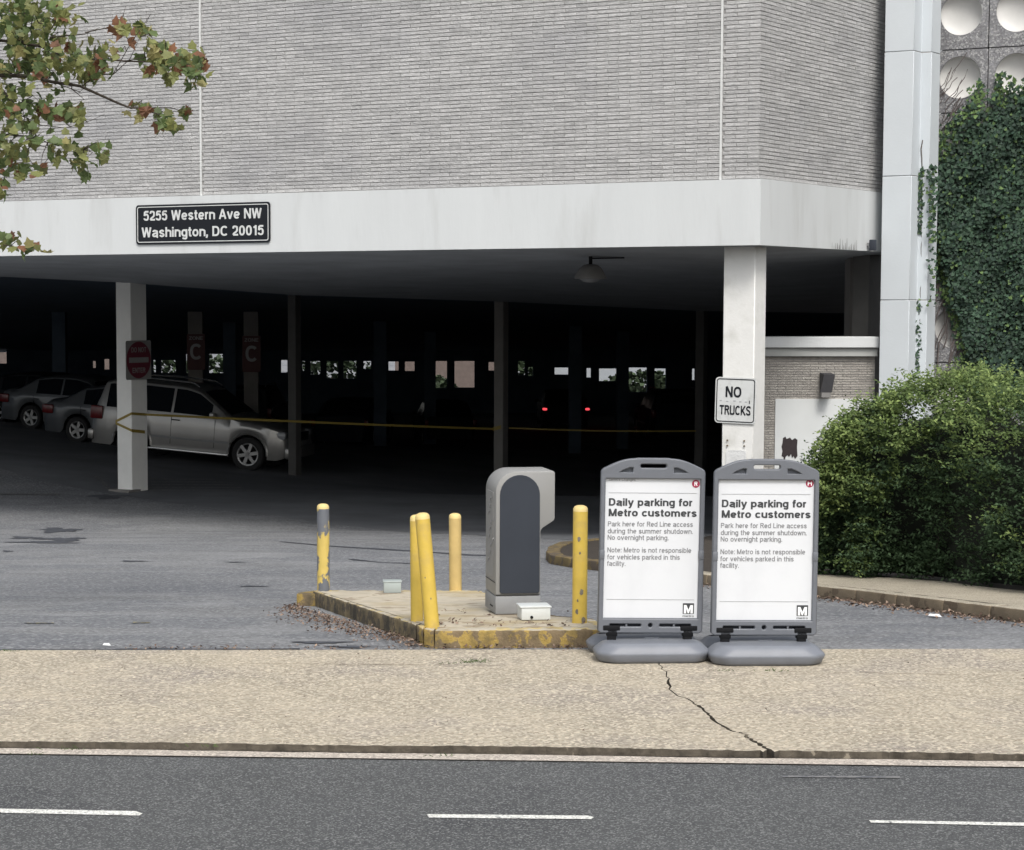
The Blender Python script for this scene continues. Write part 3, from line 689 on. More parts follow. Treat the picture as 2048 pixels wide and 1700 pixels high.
# beyond it
def far_building(name, x0, x1, Y, z1, m, label, cat='building', roof=False):
    a, b = at_y(x0,700,Y).x, at_y(x1,700,Y).x
    e = empty(name, ((a+b)/2, Y, -2.35), label=label, cat=cat)
    B().box(((a+b)/2, Y+3, (z1-2.4)/2), (b-a, 6, z1+2.4)).build('wall', m, e, True)
    n = max(1, int((b-a)/3)); fr_ = M_glass
    for k in range(n):
        B().box((a+(b-a)*(k+.5)/n, Y-.02, 1.6), (1.0,.06,1.3)).build('window', M_glass, e, True)
    B().box(((a+b)/2, Y+3, z1+.1), (b-a+.4, 6.4, .2)).build('roof', M_fwall, e, True)
far_building('brick_house', 790, 1010, 124, 5.5, M_rbrick, 'red brick house seen through the wide middle openings of the far wall')
far_building('brick_house', -260, 240, 128, 5.5, M_rbrick, 'red brick house seen through the leftmost openings of the far wall')
far_building('pale_building', 1090, 1500, 132, 6, M_fwall, 'pale building seen through the far openings behind the red tail lights')
def far_shrub(px, Y, w_, h_, label, n=700):
    c = at_y(px, 740, Y); v = []; f = []
    for k in range(n):
        d = Vector((random.gauss(0,1), random.gauss(0,1), random.gauss(0,1))).normalized() * random.uniform(.6,1)
        p = Vector((c.x + d.x*w_, Y + d.y*w_*.6, -2.35 + h_*.5 + d.z*h_*.5)); s = .16
        a = Vector((random.uniform(-1,1),random.uniform(-1,1),random.uniform(-1,1))).normalized()*s; b = a.cross(Vector((random.random(),random.random(),1))).normalized()*s
        i = len(v); v += [p-a, p+b, p+a, p-b]; f.append((i,i+1,i+2,i+3))
    e = empty('far_shrub', (c.x, Y, -2.35), label=label, cat='shrub', group='shrubs beyond the garage')
    o = mesh('foliage', v, f, M_fleaf, e, True); o['kind'] = 'stuff'
    B().tube([(c.x,Y,-2.4),(c.x,Y,-2.35+h_*.5)], .08, 6).build('stem', M_bark, e, True)
far_shrub(665,108,2.3,2.3,'green shrub seen through the far openings right of the brown interior column')
far_shrub(335,110,2.0,2.2,'pale green shrub seen through the far opening right of the round red sign')
far_shrub(430,112,1.9,2.2,'green shrub seen through the far openings below the zone signs')
far_shrub(870,109,1.1,1.15,'low green shrub in front of the red brick house beyond the garage')
far_shrub(1045,110,1.3,2.2,'green shrub just right of the middle column, beyond the far wall')
far_shrub(1285,113,2.0,1.3,'low dark shrub below the white far openings at right')

# ---------------------------------------------------------------- columns
yawL = math.atan2(dL.y, -dL.x)   # facade angle
def column(px_l, px_r, py_ref, Y, ztop, m, label, name='concrete_column', side=None, shape='cross', group=None, zbot=None):
    """column whose two visible faces span px_l .. px_r"""
    pl, pr = at_y(px_l, py_ref, Y), at_y(px_r, py_ref, Y)
    wpx = pr.x - pl.x
    if side is None: a = wpx / (abs(dL.x)+abs(dR.x)); b = a
    else:
        pm = at_y(side, py_ref, Y); a = (pm.x-pl.x)/abs(dL.x); b = (pr.x-pm.x)/abs(dR.x)
    near = Vector((pl.x + a*abs(dL.x), Y, 0))
    pts = [near, near + dL*a, near + dL*a + dR*b, near + dR*b]
    zb = (g(near.x, near.y) if zbot is None else zbot) - .02
    e = empty(name, (near.x, near.y, zb+.02), label=label, cat='column', group=group)
    B().prism([(p.x,p.y) for p in pts], zb, ztop).build('shaft', m, e, True, bevel=.012, seg=1)
    return e, near, a, b
colR, nearR, aR, bR = column(1449, 1537, 800, C0.y+.45, ZF+.02, M_col, 'white corner column carrying the NO TRUCKS sign', side=1507, zbot=-.95)
colL, nearLc, aL, bL = column(231, 290, 800, 42.0, at_y(245,563,42).z+.02, M_col2, 'white column with the round red sign and yellow tape, left of the entrance', side=263)
B().box((0,0,0),(.5,.5,.06),Matrix.Translation((nearLc.x-.15,nearLc.y+.2,g(nearLc.x,nearLc.y)+.01)) @ Matrix.Rotation(-yawL,4,'Z')).build('footing', M_icol, colL, True, bevel=.01, seg=1)
colM, nearM, aM, bM = column(988, 1018, 760, 46, at_y(1003,603,46).z+.05, M_icol, 'brown interior column in the middle, above the ticket machine')
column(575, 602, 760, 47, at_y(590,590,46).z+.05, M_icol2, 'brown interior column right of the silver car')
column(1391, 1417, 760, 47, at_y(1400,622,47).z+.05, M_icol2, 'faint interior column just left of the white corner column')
for px, Y, lab in ((392,57,'dim interior column carrying the left zone sign'),(503,56.5,'dim interior column carrying the right zone sign'),(460,66,'dim interior column between the two zone signs'),(760,64,'dim interior column left of the middle of the entrance'),(860,72,'dim interior column in front of the pink far opening'),(1150,66,'dim interior column between the red tail lights'),(1245,70,'dim interior column right of the red tail lights'),(120,62,'dim interior column above the pale cars at far left')):
    c = at_y(px, 740, Y)
    e = empty('concrete_column', (c.x, Y, g(c.x,Y)), label=lab, cat='column')
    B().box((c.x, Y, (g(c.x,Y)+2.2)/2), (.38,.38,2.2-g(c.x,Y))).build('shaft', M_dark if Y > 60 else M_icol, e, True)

# signs on columns -------------------------------------------------
def frame_L(pos, n):   # matrix: local x = right as seen, -y = outwards
    y = -n; x = Vector((0,0,1)).cross(-y).normalized() if False else y.cross(Vector((0,0,1))).normalized()
    return Matrix(((x.x,y.x,0,pos.x),(x.y,y.y,0,pos.y),(0,0,1,pos.z),(0,0,0,1)))
def plane_pt(px, py, q, n):
    d = ray(px,py); o = Vector((0,0,EYE)); t = (q-o).dot(n)/d.dot(n); return o + d*t
def sign_empty(name, pos, n, label, cat='sign'):
    e = empty(name, label=label, cat=cat); M = frame_L(pos, n)
    e.location = pos; e.rotation_euler = M.to_euler(); return e
q = nearR + nL*.02
pc = plane_pt(1471, 801, q, nL); pw_ = plane_pt(1512, 801, q, nL); hw = (pw_-pc).length; hh = (plane_pt(1471,755,q,nL)-pc).length
nt_ = sign_empty('parking_sign', pc, nL, 'white square NO TRUCKS sign with black border on the corner column')
nt_.rotation_euler.rotate_axis('Y', R(1.2))
plate('plate', rrect(-hw,-hh,hw,hh,.05), (), .006, M_sgnwh, nt_)
plate('border', rrect(-hw+.018,-hh+.018,hw-.018,hh-.018,.04), [rrect(-hw+.030,-hh+.030,hw-.030,hh-.030,.03)], .003, M_sgnbk, nt_, M=Matrix.Translation((0,-.006,0)))
text('lettering', 'NO', .145, M_sgnbk, nt_, x=-.03, y=-.007, z=.042, align='CENTER', width=.225, bold=.022)
text('lettering', 'TRUCKS', .128, M_sgnbk, nt_, x=0, y=-.007, z=-.195, align='CENTER', width=.44, bold=.022)
for k in range(5):
    B().box((-.2+.09*k+random.uniform(-.01,.01), -.006, -.012+random.uniform(-.01,.01)), (.03,.002,.012)).build('worn_mark', M_line, nt_)
B().box((.2,-.006,-.015),(.012,.002,.045)).build('worn_mark', M_ink, nt_)
pg_ = plane_pt(1472, 930, q, nL)
gh = sign_empty('old_sign', pg_, nL, 'painted-over white plate low on the corner column, below the NO TRUCKS sign')
plate('plate', rrect(-.14,-.2,.14,.2,.03), [rrect(-.125,-.185,.125,.185,.02)], .008, M_pale, gh)
plate('panel', rrect(-.125,-.185,.125,.185,.02), (), .004, M_pale, gh)
text('lettering', 'NO', .085, M_pale, gh, x=0, y=-.006, z=.06, align='CENTER', xs=.9, bold=.02, ext=.004)
# bolts round it
for sx in (-.13,.11):
    for sz in (.26,.33): B().lathe([(0,-.01),(.012,-.01),(.012,.004),(0,.004)],8,Matrix.Translation((sx,0,sz))@Matrix.Rotation(R(90),4,'X')).build('bolt', M_ktan, gh)

# do-not-enter sign on the left column's right-hand face
q2 = nearLc + nR*.05
c2 = plane_pt(277, 720, q2, nR); h2 = (plane_pt(277,681,q2,nR)-c2).length; w2 = h2*.98
dn = sign_empty('no_entry_sign', c2, nR, 'square white sign with a red disc and white bar on the left column')
plate('plate', rrect(-w2,-h2,w2,h2,.04), (), .006, M_dimw, dn)
plate('disc', circ(0,0,h2*.94,40), (), .004, M_dimr, dn, M=Matrix.Translation((0,-.006,0)))
B().box((0,-.010,0),(h2*1.5,.004,h2*.27)).build('bar', M_dimw, dn)
text('lettering', 'DO NOT', .10, M_dimw, dn, y=-.0095, z=.15, align='CENTER', width=.44, bold=.02)
text('lettering', 'ENTER', .10, M_dimw, dn, y=-.0095, z=-.25, align='CENTER', width=.38, bold=.02)
for px, py, Y, lab in ((392,704,56.6,'dull red zone C sign, the left of two on interior columns'),(503,708,56.1,'dull red zone C sign, the right of two on interior columns')):
    p = at_y(px, py, Y); zc = empty('zone_sign', p, label=lab, cat='sign')
    plate('plate', rrect(-.24,-.47,.24,.47,.02), (), .02, mat('zone_red', (.085,.035,.035), .7, .1, 5), zc)
    text('lettering', 'C', .42, M_line, zc, y=-.013, z=-.2, align='CENTER', bold=.02)
    text('lettering', 'ZONE', .09, M_line, zc, y=-.013, z=.32, align='CENTER', width=.36, bold=.015)

# address sign on the fascia
sA, zA = s_on_l(404, 447, 0.02)
pa = on_l(sA, .02); pa.z = zA
ad = sign_empty('address_sign', pa, nL, 'black rounded street address sign on the white fascia')
p_l = s_on_l(270,450,.02)[0]; p_r = s_on_l(538,445,.02)[0]; aw = abs(p_l-p_r)/2
ah = (s_on_l(404,408,.02)[1]-s_on_l(404,488,.02)[1])/2
plate('plate', rrect(-aw,-ah,aw,ah,.05), (), .012, M_sgnbk, ad)
plate('border', rrect(-aw+.028,-ah+.028,aw-.028,ah-.028,.035), [rrect(-aw+.040,-ah+.040,aw-.040,ah-.040,.026)], .004, M_sgnwh, ad, M=Matrix.Translation((0,-.008,0)))
text('lettering', '5255 Western Ave NW', ah*.50, M_sgnwh, ad, y=-.009, z=ah*.20, align='CENTER', width=aw*1.76, bold=.020)
text('lettering', 'Washington, DC 20015', ah*.50, M_sgnwh, ad, y=-.009, z=-ah*.64, align='CENTER', width=aw*1.82, bold=.020)

# little grey camera box + stain streaks at the right end of the fascia
sC, zC = s_on_r(1741, 489, 0.05)
pcx = on_r(sC, .06); pcx.z = zC
cb = sign_empty('wall_camera', pcx, nR, 'small dark grey camera box on the right end of the fascia', 'camera')
B().box((-.01,-.03,-.01),(.085,.09,.16)).build('housing', M_panelk, cb, bevel=.015)
B().box((.05,-.02,-.06),(.06,.05,.05)).build('lens', M_black, cb, bevel=.01)
B().box((0,.03,.0),(.05,.05,.05)).build('bracket', M_plinth, cb)
st = B()
for k in range(16):
    px = 1664 + k*3.3 + random.uniform(-1,1); ln = random.uniform(.04,.17)
    s_, z_ = s_on_r(px, 500, .0); p = on_r(s_, .0025 + .0005*(k%2)); h_ = random.uniform(.006,.016)
    st.add([(p.x-dR.x*h_,p.y-dR.y*h_,ZF+.003),(p.x+dR.x*h_,p.y+dR.y*h_,ZF+.003),(p.x+dR.x*h_*.3,p.y+dR.y*h_*.3,ZF+ln),(p.x-dR.x*h_*.3,p.y-dR.y*h_*.3,ZF+ln)], [(0,1,2,3)])
o = st.build('drip_stain', mat('drip', (.16,.16,.16), .8, .3, 30), bld, True)

# hanging dome lamp under the soffit
lp = at_y(1181, 540, 32.0)
lm = empty('dome_lamp', (lp.x, 32.0, lp.z), label='grey dome lamp hanging unlit under the soffit', cat='lamp')
B().lathe([(.235,-.13),(.245,-.13),(.225,-.08),(.17,.02),(.11,.07),(.05,.085),(.0,.087)], 28).build('shade', M_lamp, lm, smooth=True)
B().tube([(0,0,.085),(0,0,.30)], .028, 10).build('stem', M_black, lm)
B().lathe([(.0,-.19),(.10,-.175),(.16,-.13)], 20).build('lens', M_plinth, lm, smooth=True)
B().tube([(0,0,.17),(.5,0,.18)], .012, 6).build('conduit', M_black, lm)

# ---------------------------------------------------------------- retaining wall behind the corner column
YR = 31.9
rw = empty('retaining_wall', (at_y(1640,800,YR).x, YR, -1.4), label='low brick wall with white coping and a white panel, behind the hedge', cat='wall')
xa, xb = at_y(1505,700,YR).x, at_y(1750,700,YR).x
def zy(py): return at_y(1640,py,YR).z
B().box(((xa+xb)/2, YR-.02, (zy(673)+zy(695))/2), (xb-xa, .5, zy(673)-zy(695))).build('coping', M_white, rw, True, bevel=.01, seg=1)
B().box(((xa+xb)/2, YR+.02, (zy(695)+zy(712))/2), (xb-xa-.02, .46, zy(695)-zy(712)-.003)).build('band', mat('grey_band', (.35,.36,.35), .8, .08, 2), rw, True)
B().box(((xa+xb)/2, YR+.12, (zy(712)-2.0)/2), (xb-xa-.04, .46, zy(712)+2.0-.003)).build('wall_core', M_mort, rw, True)
ce = .037; x = xa; zz = zy(712)-.004-ce; row = 0; V = []; Fc = []
while zz > -1.5:
    x = xa - (row%2)*.12
    while x < xb:
        a, b = max(x,xa+.03), min(x+.232, xb-.03)
        # below the panel line only the narrow strip left of the panel is brick
        if zz < zy(795)-.02: b = min(b, at_y(1547,800,YR).x)
        if b - a > .03:
            k = len(V); yy = YR-.125+random.uniform(-.004,.003)
            V += [(a,YR-.10,zz),(b,YR-.10,zz),(a,YR-.10,zz+ce-.01),(b,YR-.10,zz+ce-.01),(a,yy,zz),(b,yy,zz),(a,yy,zz+ce-.01),(b,yy,zz+ce-.01)]
            Fc += [tuple(i+k for i in qf) for qf in [(4,5,7,6),(0,4,6,2),(1,3,7,5),(2,6,7,3),(0,1,5,4)]]
        x += .24
    zz -= ce; row += 1
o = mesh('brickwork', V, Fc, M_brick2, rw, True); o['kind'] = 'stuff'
xp = at_y(1547,800,YR).x
B().box(((xp+xb)/2, YR-.11, (zy(797)-1.9)/2), (xb-xp-.01, .06, zy(797)+1.9)).build('panel', mat('white_panel', (.58,.6,.6), .7, .04, 2), rw, True)
# flood-light box on it
fb = empty('wall_light', (at_y(1648,765,YR).x, YR-.25, zy(765)), label='small dark slanted box light on the low brick wall', cat='lamp')
B().add([(-.09,.12,-.15),(.07,.12,-.15),(.07,.12,.15),(-.09,.12,.15),(-.12,-.1,-.13),(.05,-.1,-.13),(.08,-.16,.13),(-.08,-.16,.13)],
        [(4,5,6,7),(0,4,7,3),(1,2,6,5),(3,7,6,2),(0,1,5,4)]).build('housing', mat('dark_fixture',(.05,.05,.055),.7,.1,8), fb)
B().box((-.04,-.05,-.17),(.13,.14,.07)).build('lens', M_lamp, fb)
# black paint blot with drips
blot = []
def gp(px, py): p = at_y(px, py, YR-.143); return (p.x, p.z)
out_ = [(1566,876),(1571,873),(1573,878),(1580,875),(1584,880),(1590,876),(1595,880),(1594,895),(1595,912),(1590,918),(1587,912),(1584,916),(1582,908),(1578,914),(1575,910),(1571,914),(1569,925),(1567,925),(1567,914),(1563,912),(1565,902),(1563,893),(1565,886)]
V = [(*[gp(*p)[0]], YR-.143, gp(*p)[1]) for p in out_]
og = plate('paint_blot', [gp(*p) for p in out_], (), .002, M_gpaint, rw, True, M=Matrix.Translation((0,YR-.145,0)))
B().box((at_y(1722,660,YR+1.2).x, YR+1.2, .9), (.44,.4,4.4)).build('inner_pier', M_icol, rw, True)

# ---------------------------------------------------------------- precast pier at the building's end
def zat(py, Y): return at_y(1800, py, Y).z
P1 = at_y(1828, 100, E_.y - .55)
p0 = P1 + dL*( (P1.x - at_y(1768,100,E_.y-.3).x)/abs(dL.x) )
p2 = P1 + dR*((at_y(1846,100,E_.y-.4).x-P1.x)/abs(dR.x))
p3 = p2 - dL*((at_y(1861,100,E_.y-.3).x-p2.x)/abs(dL.x))
ppts = [Vector((p.x,p.y,0)) for p in (p0,P1,p2,p3,p3+dR*.35,p0+dR*.75)]
pr_ = empty('precast_pier', (P1.x,P1.y,-1), label='tall white precast pier between the brick garage and the ivy wall', cat='pier')
zj = [-1.2] + [zat(y, P1.y) for y in (850,600,351,101)] + [zat(-149,P1.y), zat(-399,P1.y)]
for a, b in zip(zj[:-1], zj[1:]):
    B().prism([(p.x,p.y) for p in ppts], a+.004, b-.004).build('segment', M_pier, pr_, True, bevel=.006, seg=1)
cin = sum(ppts, Vector())/6
B().prism([((p.x-cin.x)*.95+cin.x,(p.y-cin.y)*.95+cin.y) for p in ppts], -1.2, zj[-1]-.01).build('core', M_mort, pr_, True)

# ---------------------------------------------------------------- wing with round-dish panels
W0 = at_y(1862, 300, P1.y + .9); W0.z = 0
q = W0.copy(); nW = nL
def s_on_w(px, py):
    p = plane_pt(px, py, q, nW); return (Vector((p.x,p.y,0))-W0).dot(-dL), p.z
sj1, zj1 = s_on_w(1978, 96); _, zj2 = s_on_w(1978, 223)
ph = zj1 - zj2; scn, _ = s_on_w(1921, 160); pwid = (sj1 - scn)*2
print('panel', ph, pwid)
wing = empty('panel_wing', (W0.x,W0.y,-1.2), label='grey aggregate wing wall of square panels with round white dishes, half under ivy', cat='building')
sl = sj1 - pwid; zbase = zj1 - ph*7; rot = math.atan2(-dL.y,-dL.x)
rad = ph*.335
def dish_mesh():
    b = B(); b.lathe([(rad*math.sin(t), -rad*.42*math.cos(t)/1.0) for t in [R(5+85*i/10) for i in range(11)]], 40, Matrix.Rotation(R(90),4,'X'))
    b.add([(rad*math.sin(R(5))*math.cos(2*math.pi*j/40), rad*.42*math.cos(R(5)), rad*math.sin(R(5))*math.sin(2*math.pi*j/40)) for j in range(40)], [tuple(range(40))]); return b
for r_ in range(11):
    for c_ in range(9):
        s_ = sl + pwid*(c_+.5); z_ = zbase + ph*(r_+.5)
        if z_ < -1.3: continue
        c = W0 - dL*s_; 
        e = plate('panel', rrect(-pwid/2+.008,-ph/2+.008,pwid/2-.008,ph/2-.008,.004,1), [circ(0,.055,rad,40)], .06, M_panel, wing)
        e.location = Vector((c.x,c.y,z_)) - Vector(wing.location) + nW*.0; e.rotation_euler = (0,0,rot)
        d = dish_mesh().build('dish', M_dish, e, smooth=True); d.location = (0,0,.055)
wc = W0 - dL*(sl + pwid*4.5) - nW*.62
B().box((0,0,0),(pwid*9,.3,ph*12),Matrix.Translation((wc.x,wc.y,zbase+ph*5))@Matrix.Rotation(rot,4,'Z')).build('backing', M_mort, wing, True)

# ---------------------------------------------------------------- generic foliage helper
def foliage(name, pts, nrm, size, shape, mats, mi, parent, kind='stuff', flat=.0):
    """pts (n,3); nrm (n,3) leaf facing; shape: list of (u,v,w) around leaf with fan faces; returns one mesh"""
    n = len(pts); sh = np.array(shape); k = len(sh)
    nrm = nrm/np.linalg.norm(nrm,axis=1,keepdims=True)
    dn_ = np.stack([rng.normal(0,.5,n), rng.normal(0,.5,n), rng.normal(-1,.35,n)],1) if flat == 0 else np.stack([rng.normal(0,1,n), rng.normal(0,1,n), rng.normal(0,1,n)],1)
    u = np.cross(dn_, nrm); u /= np.linalg.norm(u,axis=1,keepdims=True)+1e-9; v = np.cross(nrm, u)
    s = size[:,None,None]
    P = pts[:,None,:] + s*(sh[None,:,0:1]*u[:,None,:] + sh[None,:,1:2]*v[:,None,:] + sh[None,:,2:3]*nrm[:,None,:])
    return P.reshape(-1,3), k
def build_fol(name, P, n, k, faces, mats, mi, parent, world=True, kind='stuff'):
    fa = np.array(faces); nf = len(fa); L = fa.shape[1]
    F = (fa[None,:,:] + (np.arange(n)*k)[:,None,None]).reshape(-1,L)
    me = bpy.data.meshes.new(name); me.vertices.add(len(P)); me.vertices.foreach_set('co', P.ravel())
    me.loops.add(F.size); me.loops.foreach_set('vertex_index', F.ravel())
    me.polygons.add(len(F)); me.polygons.foreach_set('loop_start', np.arange(0,F.size,L)); me.polygons.foreach_set('loop_total', np.full(len(F),L))
    me.polygons.foreach_set('material_index', np.repeat(mi, nf)); me.update(calc_edges=True); me.validate()
    o = link(name, me, mats, parent, world)
    if kind: o['kind'] = kind
    return o
# folded oval leaf: 4 tris
OVAL = [(0,0,0),(.27,-.45,.10),(0,-1,0),(-.27,-.45,.10)]; OVF = [(0,2,1),(0,3,2)]
IVY = [(0,0,0),(.5,-.15,.04),(.28,-.5,.02),(0,-1,-.05),(-.28,-.5,.02),(-.5,-.15,.04)]; IVF = [(0,3,2),(0,2,1),(0,5,4),(0,4,3)]

# ---------------------------------------------------------------- verge, kerb, path, hedge
kb = [(1118,1098),(1096,1108),(1092,1118),(1100,1126),(1140,1133),(1200,1140),(1300,1153),(1413,1168),(1520,1180),(1630,1192),(1710,1201),(1791,1211),(1885,1223),(1980,1235),(2080,1248),(2200,1263),(2330,1278),(2440,1288),(2580,1292),(2800,1293),(3300,1294),(4200,1295)]
kp = [at_g(p[0], p[1], 0) for p in kb]
kp = [Vector((kp[0].x+1.6, kp[0].y+3.2, 0))] + kp
rail_in = []
nk = len(kp)
def nrm2(i):
    d = (kp[min(i+1,nk-1)] - kp[max(i-1,0)]); return Vector((-d.y, d.x, 0)).normalized()
inn = [kp[i] + nrm2(i)*.17*(1 if i > 0 else 1) for i in range(nk)]
# make sure inward is away from the driveway (to the right / back)
cen = Vector((9, 25, 0))
inn = [ (kp[i] + nrm2(i)*.17) if (kp[i]+nrm2(i)-cen).length < (kp[i]-nrm2(i)-cen).length else (kp[i]-nrm2(i)*.17) for i in range(nk)]
kerb = empty('kerb', (kp[8].x,kp[8].y,0), kind='structure')
for i in range(nk-1):
    a, b, c, d = kp[i], kp[i+1], inn[i+1], inn[i]
    sh_ = (b-a).normalized()*.004
    b2 = B().prism([(a.x+sh_.x,a.y+sh_.y),(b.x-sh_.x,b.y-sh_.y),(c.x-sh_.x,c.y-sh_.y),(d.x+sh_.x,d.y+sh_.y)], lambda x,y: g(x,y)-.06, lambda x,y: g(x,y)+.098)
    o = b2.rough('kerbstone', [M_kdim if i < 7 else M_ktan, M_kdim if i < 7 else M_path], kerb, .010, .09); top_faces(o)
verge_pts = [(p.x,p.y) for p in inn] + [(60,inn[-1].y),(60,60),(9.5,60),(7.2,38.5),(4.0,29.5)]
sheet('planting_bed', verge_pts, lambda x,y: -0.065*clamp(y-15,0,20)+.08, M_soil, (), (15,20,25,30,35,40))
# concrete path strip directly behind the kerb
pp = inn[6:]; hb_ = [(1418,1143),(1520,1146),(1630,1148),(1710,1151),(1791,1155),(1885,1162),(1980,1174),(2080,1184),(2200,1196),(2440,1216),(2800,1222),(4200,1226)]
hp = [at_g(p[0],p[1],.10) for p in hb_]
sheet('path', [(p.x,p.y) for p in inn[7:]] + [(p.x,p.y) for p in hp[::-1]], lambda x,y: g(x,y)+.096, M_path, (), (15,20,25,30))

hedge = empty('hedge', (7.0,20.5,-.2), label='large rounded green hedge in front of the white pier, right of the signs', cat='hedge')
prof = [(1580,1010),(1594,955),(1612,915),(1643,880),(1684,840),(1730,812),(1770,795),(1810,780),(1850,768),(1900,755),(1940,748),(1962,724),(1985,766),(2048,776),(2150,780),(2300,790),(2420,800),(2490,880),(2530,1010)]
pxs = np.array([p[0] for p in prof],float); pys = np.array([p[1] for p in prof],float)
fx = np.array([p.x for p in hp]); fy = np.array([p.y for p in hp])
def hedge_front(X): return float(np.interp(X, fx, fy)) + .15 + .10*math.sin(X*2.1)
def hedge_top(px): return float(np.interp(px, pxs, pys))
def hedge_surf(px, t, lump=True):
    """t 0 = foot .. 1 = crest: mound profile leaning back, crest 1.6 m behind the foot"""
    Yc = 20.6; crest = at_y(px, hedge_top(px), Yc + .3)
    X = crest.x; yf = hedge_front(X); zf_ = g(X, yf)+.07
    th = t*math.pi/2
    y = yf + .10 + (Yc+.05-yf)*(1-math.cos(th))**1.1 - .42*math.sin(th*2)
    z = zf_ + (crest.z - zf_)*math.sin(th)**.85
    return Vector((X, y, z))
n = 110000
pts = np.zeros((n,3)); nr = np.zeros((n,3)); mi = np.zeros(n,int); sz = np.zeros(n)
# lumps
lumps = [(random.uniform(1600,2500), random.random(), random.uniform(22,60), random.uniform(.15,.42)) for _ in range(80)]
i = 0
cx_ = .0
while i < n:
    # a branch tip: a fan of shoots, each with its leaves
    px = 1584 + (2520-1584)*random.random(); t = random.random()**1.05
    if random.random() < .10: t = random.random()*.07
    if px > 2110 and random.random() < .4: continue
    base = hedge_surf(px, t)
    e1 = hedge_surf(px+4, t) - base; e2 = hedge_surf(px, min(t+.03,1.0)) - hedge_surf(px, max(t-.03,0)); nn_ = e1.cross(e2)
    nn_ = nn_.normalized() if nn_.length > 1e-6 else Vector((0,-1,0))
    if nn_.y > 0: nn_ = -nn_
    if t > .93: nn_ = (nn_ + Vector((0,0,1))).normalized()
    bulge = 0
    for lx, lt, lr, lh in lumps:
        dd = ((px-lx)/lr)**2 + ((t-lt)*330/lr)**2*.6
        if dd < 1: bulge = max(bulge, lh*(1-dd))
    deep = abs(random.gauss(0,.20)); c0 = base + nn_*(bulge - deep)
    cdir = (nn_*.8 + Vector((random.gauss(0,.45), 0, .55 + random.gauss(0,.25)))).normalized()
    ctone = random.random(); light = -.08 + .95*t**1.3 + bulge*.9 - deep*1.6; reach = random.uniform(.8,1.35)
    for _s in range(random.randint(4,9)):
        dirv = (cdir + Vector((random.gauss(0,.42), random.gauss(0,.25), random.gauss(0,.22)))).normalized()
        p0_ = c0 + Vector((random.gauss(0,.05), random.gauss(0,.05), random.gauss(0,.03)))
        Ls = random.uniform(.12,.27)*reach; m_ = random.randint(7,12); tone = .55*ctone + .45*random.random(); jit = abs(random.gauss(0,20))
        sidev = dirv.cross(Vector((0,0,1))).normalized()
        for j in range(m_):
            if i >= n: break
            pp_ = p0_ + dirv*Ls*(j/m_) + Vector((0,0,-.10*Ls*(j/m_)**2)) + sidev*(.014 if j % 2 else -.014)
            qx, qy = projz(pp_)
            if qy < hedge_top(qx) - jit or qx < 1583 + (qy > 1100)*10: continue
            pts[i] = pp_; nr[i] = (Vector((0,-.35,1)) + Vector((random.gauss(0,.6),random.gauss(0,.6),random.gauss(0,.4))))[:]
            sz[i] = random.uniform(.026,.050)
            mi[i] = 1 if (tone < light*.75 and j > m_*.25) else (0 if tone < light*1.1+.25 else 2)  # paler young tips on top; shade of low and deep leaves put into colour
            i += 1
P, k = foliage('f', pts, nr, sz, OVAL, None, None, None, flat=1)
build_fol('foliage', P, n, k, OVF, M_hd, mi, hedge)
# near-black sheet behind the leaves, painting the hedge's inner shade
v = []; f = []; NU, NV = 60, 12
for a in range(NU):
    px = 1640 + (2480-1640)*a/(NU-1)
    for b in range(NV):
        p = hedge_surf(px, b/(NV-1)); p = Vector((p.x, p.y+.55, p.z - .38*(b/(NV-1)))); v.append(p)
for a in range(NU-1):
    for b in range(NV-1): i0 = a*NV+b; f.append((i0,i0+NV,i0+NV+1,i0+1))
mesh('shade_core', v, f, M_core, hedge, True, smooth=True)
tb = B()
for k_ in range(14):
    px = random.uniform(1660,2150); t = random.uniform(0,.35); p = hedge_surf(px,t); p = p + Vector((0,.75,-.1)); q_ = p + Vector((random.uniform(-.2,.2),random.uniform(.1,.3),0)); q_.z = g(p.x,p.y)+.1
    tb.tube([q_, p+Vector((0,.05,.1))], [.014,.006], 5, False)
tb.build('stem', M_twig, hedge, True)

# ---------------------------------------------------------------- ivy
ivy = empty('ivy', (W0.x+1.5,W0.y-.9,-1), label='dark green ivy covering the panel wing behind the hedge', cat='ivy')
outl = [(1846,345),(1850,330),(1862,318),(1878,300),(1890,262),(1905,240),(1925,226),(1945,210),(1958,165),(1966,160),(1975,205),(1985,200),(1995,160),(2008,148),(2012,200),(2024,160),(2034,205),(2048,165),(2090,180),(2150,150),(2210,190),(2280,160),(2340,230),(2400,210),(2420,300),(2395,400),(2430,520),(2400,790),(1940,790),(1928,742),(1915,690),(1902,640),(1884,585),(1866,520),(1858,430)]
def inside(x, y, P_):
    c = False; j = len(P_)-1
    for i_ in range(len(P_)):
        xi, yi = P_[i_]; xj, yj = P_[j]
        if (yi > y) != (yj > y) and x < (xj-xi)*(y-yi)/(yj-yi)+xi: c = not c
        j = i_
    return c
lp_ = []; lm_ = []
while len(lp_) < 42000:
    x = random.uniform(1840,2430); y = random.uniform(135,790)
    if not inside(x + random.gauss(0,4), y + random.gauss(0,5), outl): continue
    d = min(abs(y - 200), 1000); edge = not inside(x-26, y-16, outl) or not inside(x, y-28, outl)
    if edge and random.random() < .45: continue
    p = plane_pt(x, y, q + nW*(.05), nW); depth = .05 + .16*random.random()*(1 if not edge else .4) + .10*math.sin(x*.05+y*.02)*math.sin(y*.035)
    p = p + nW*max(.03,depth); lp_.append(p[:]); lm_.append(1 if (edge and random.random()<.45) or random.random()<.04 else (0 if random.random()<.65 else 2))
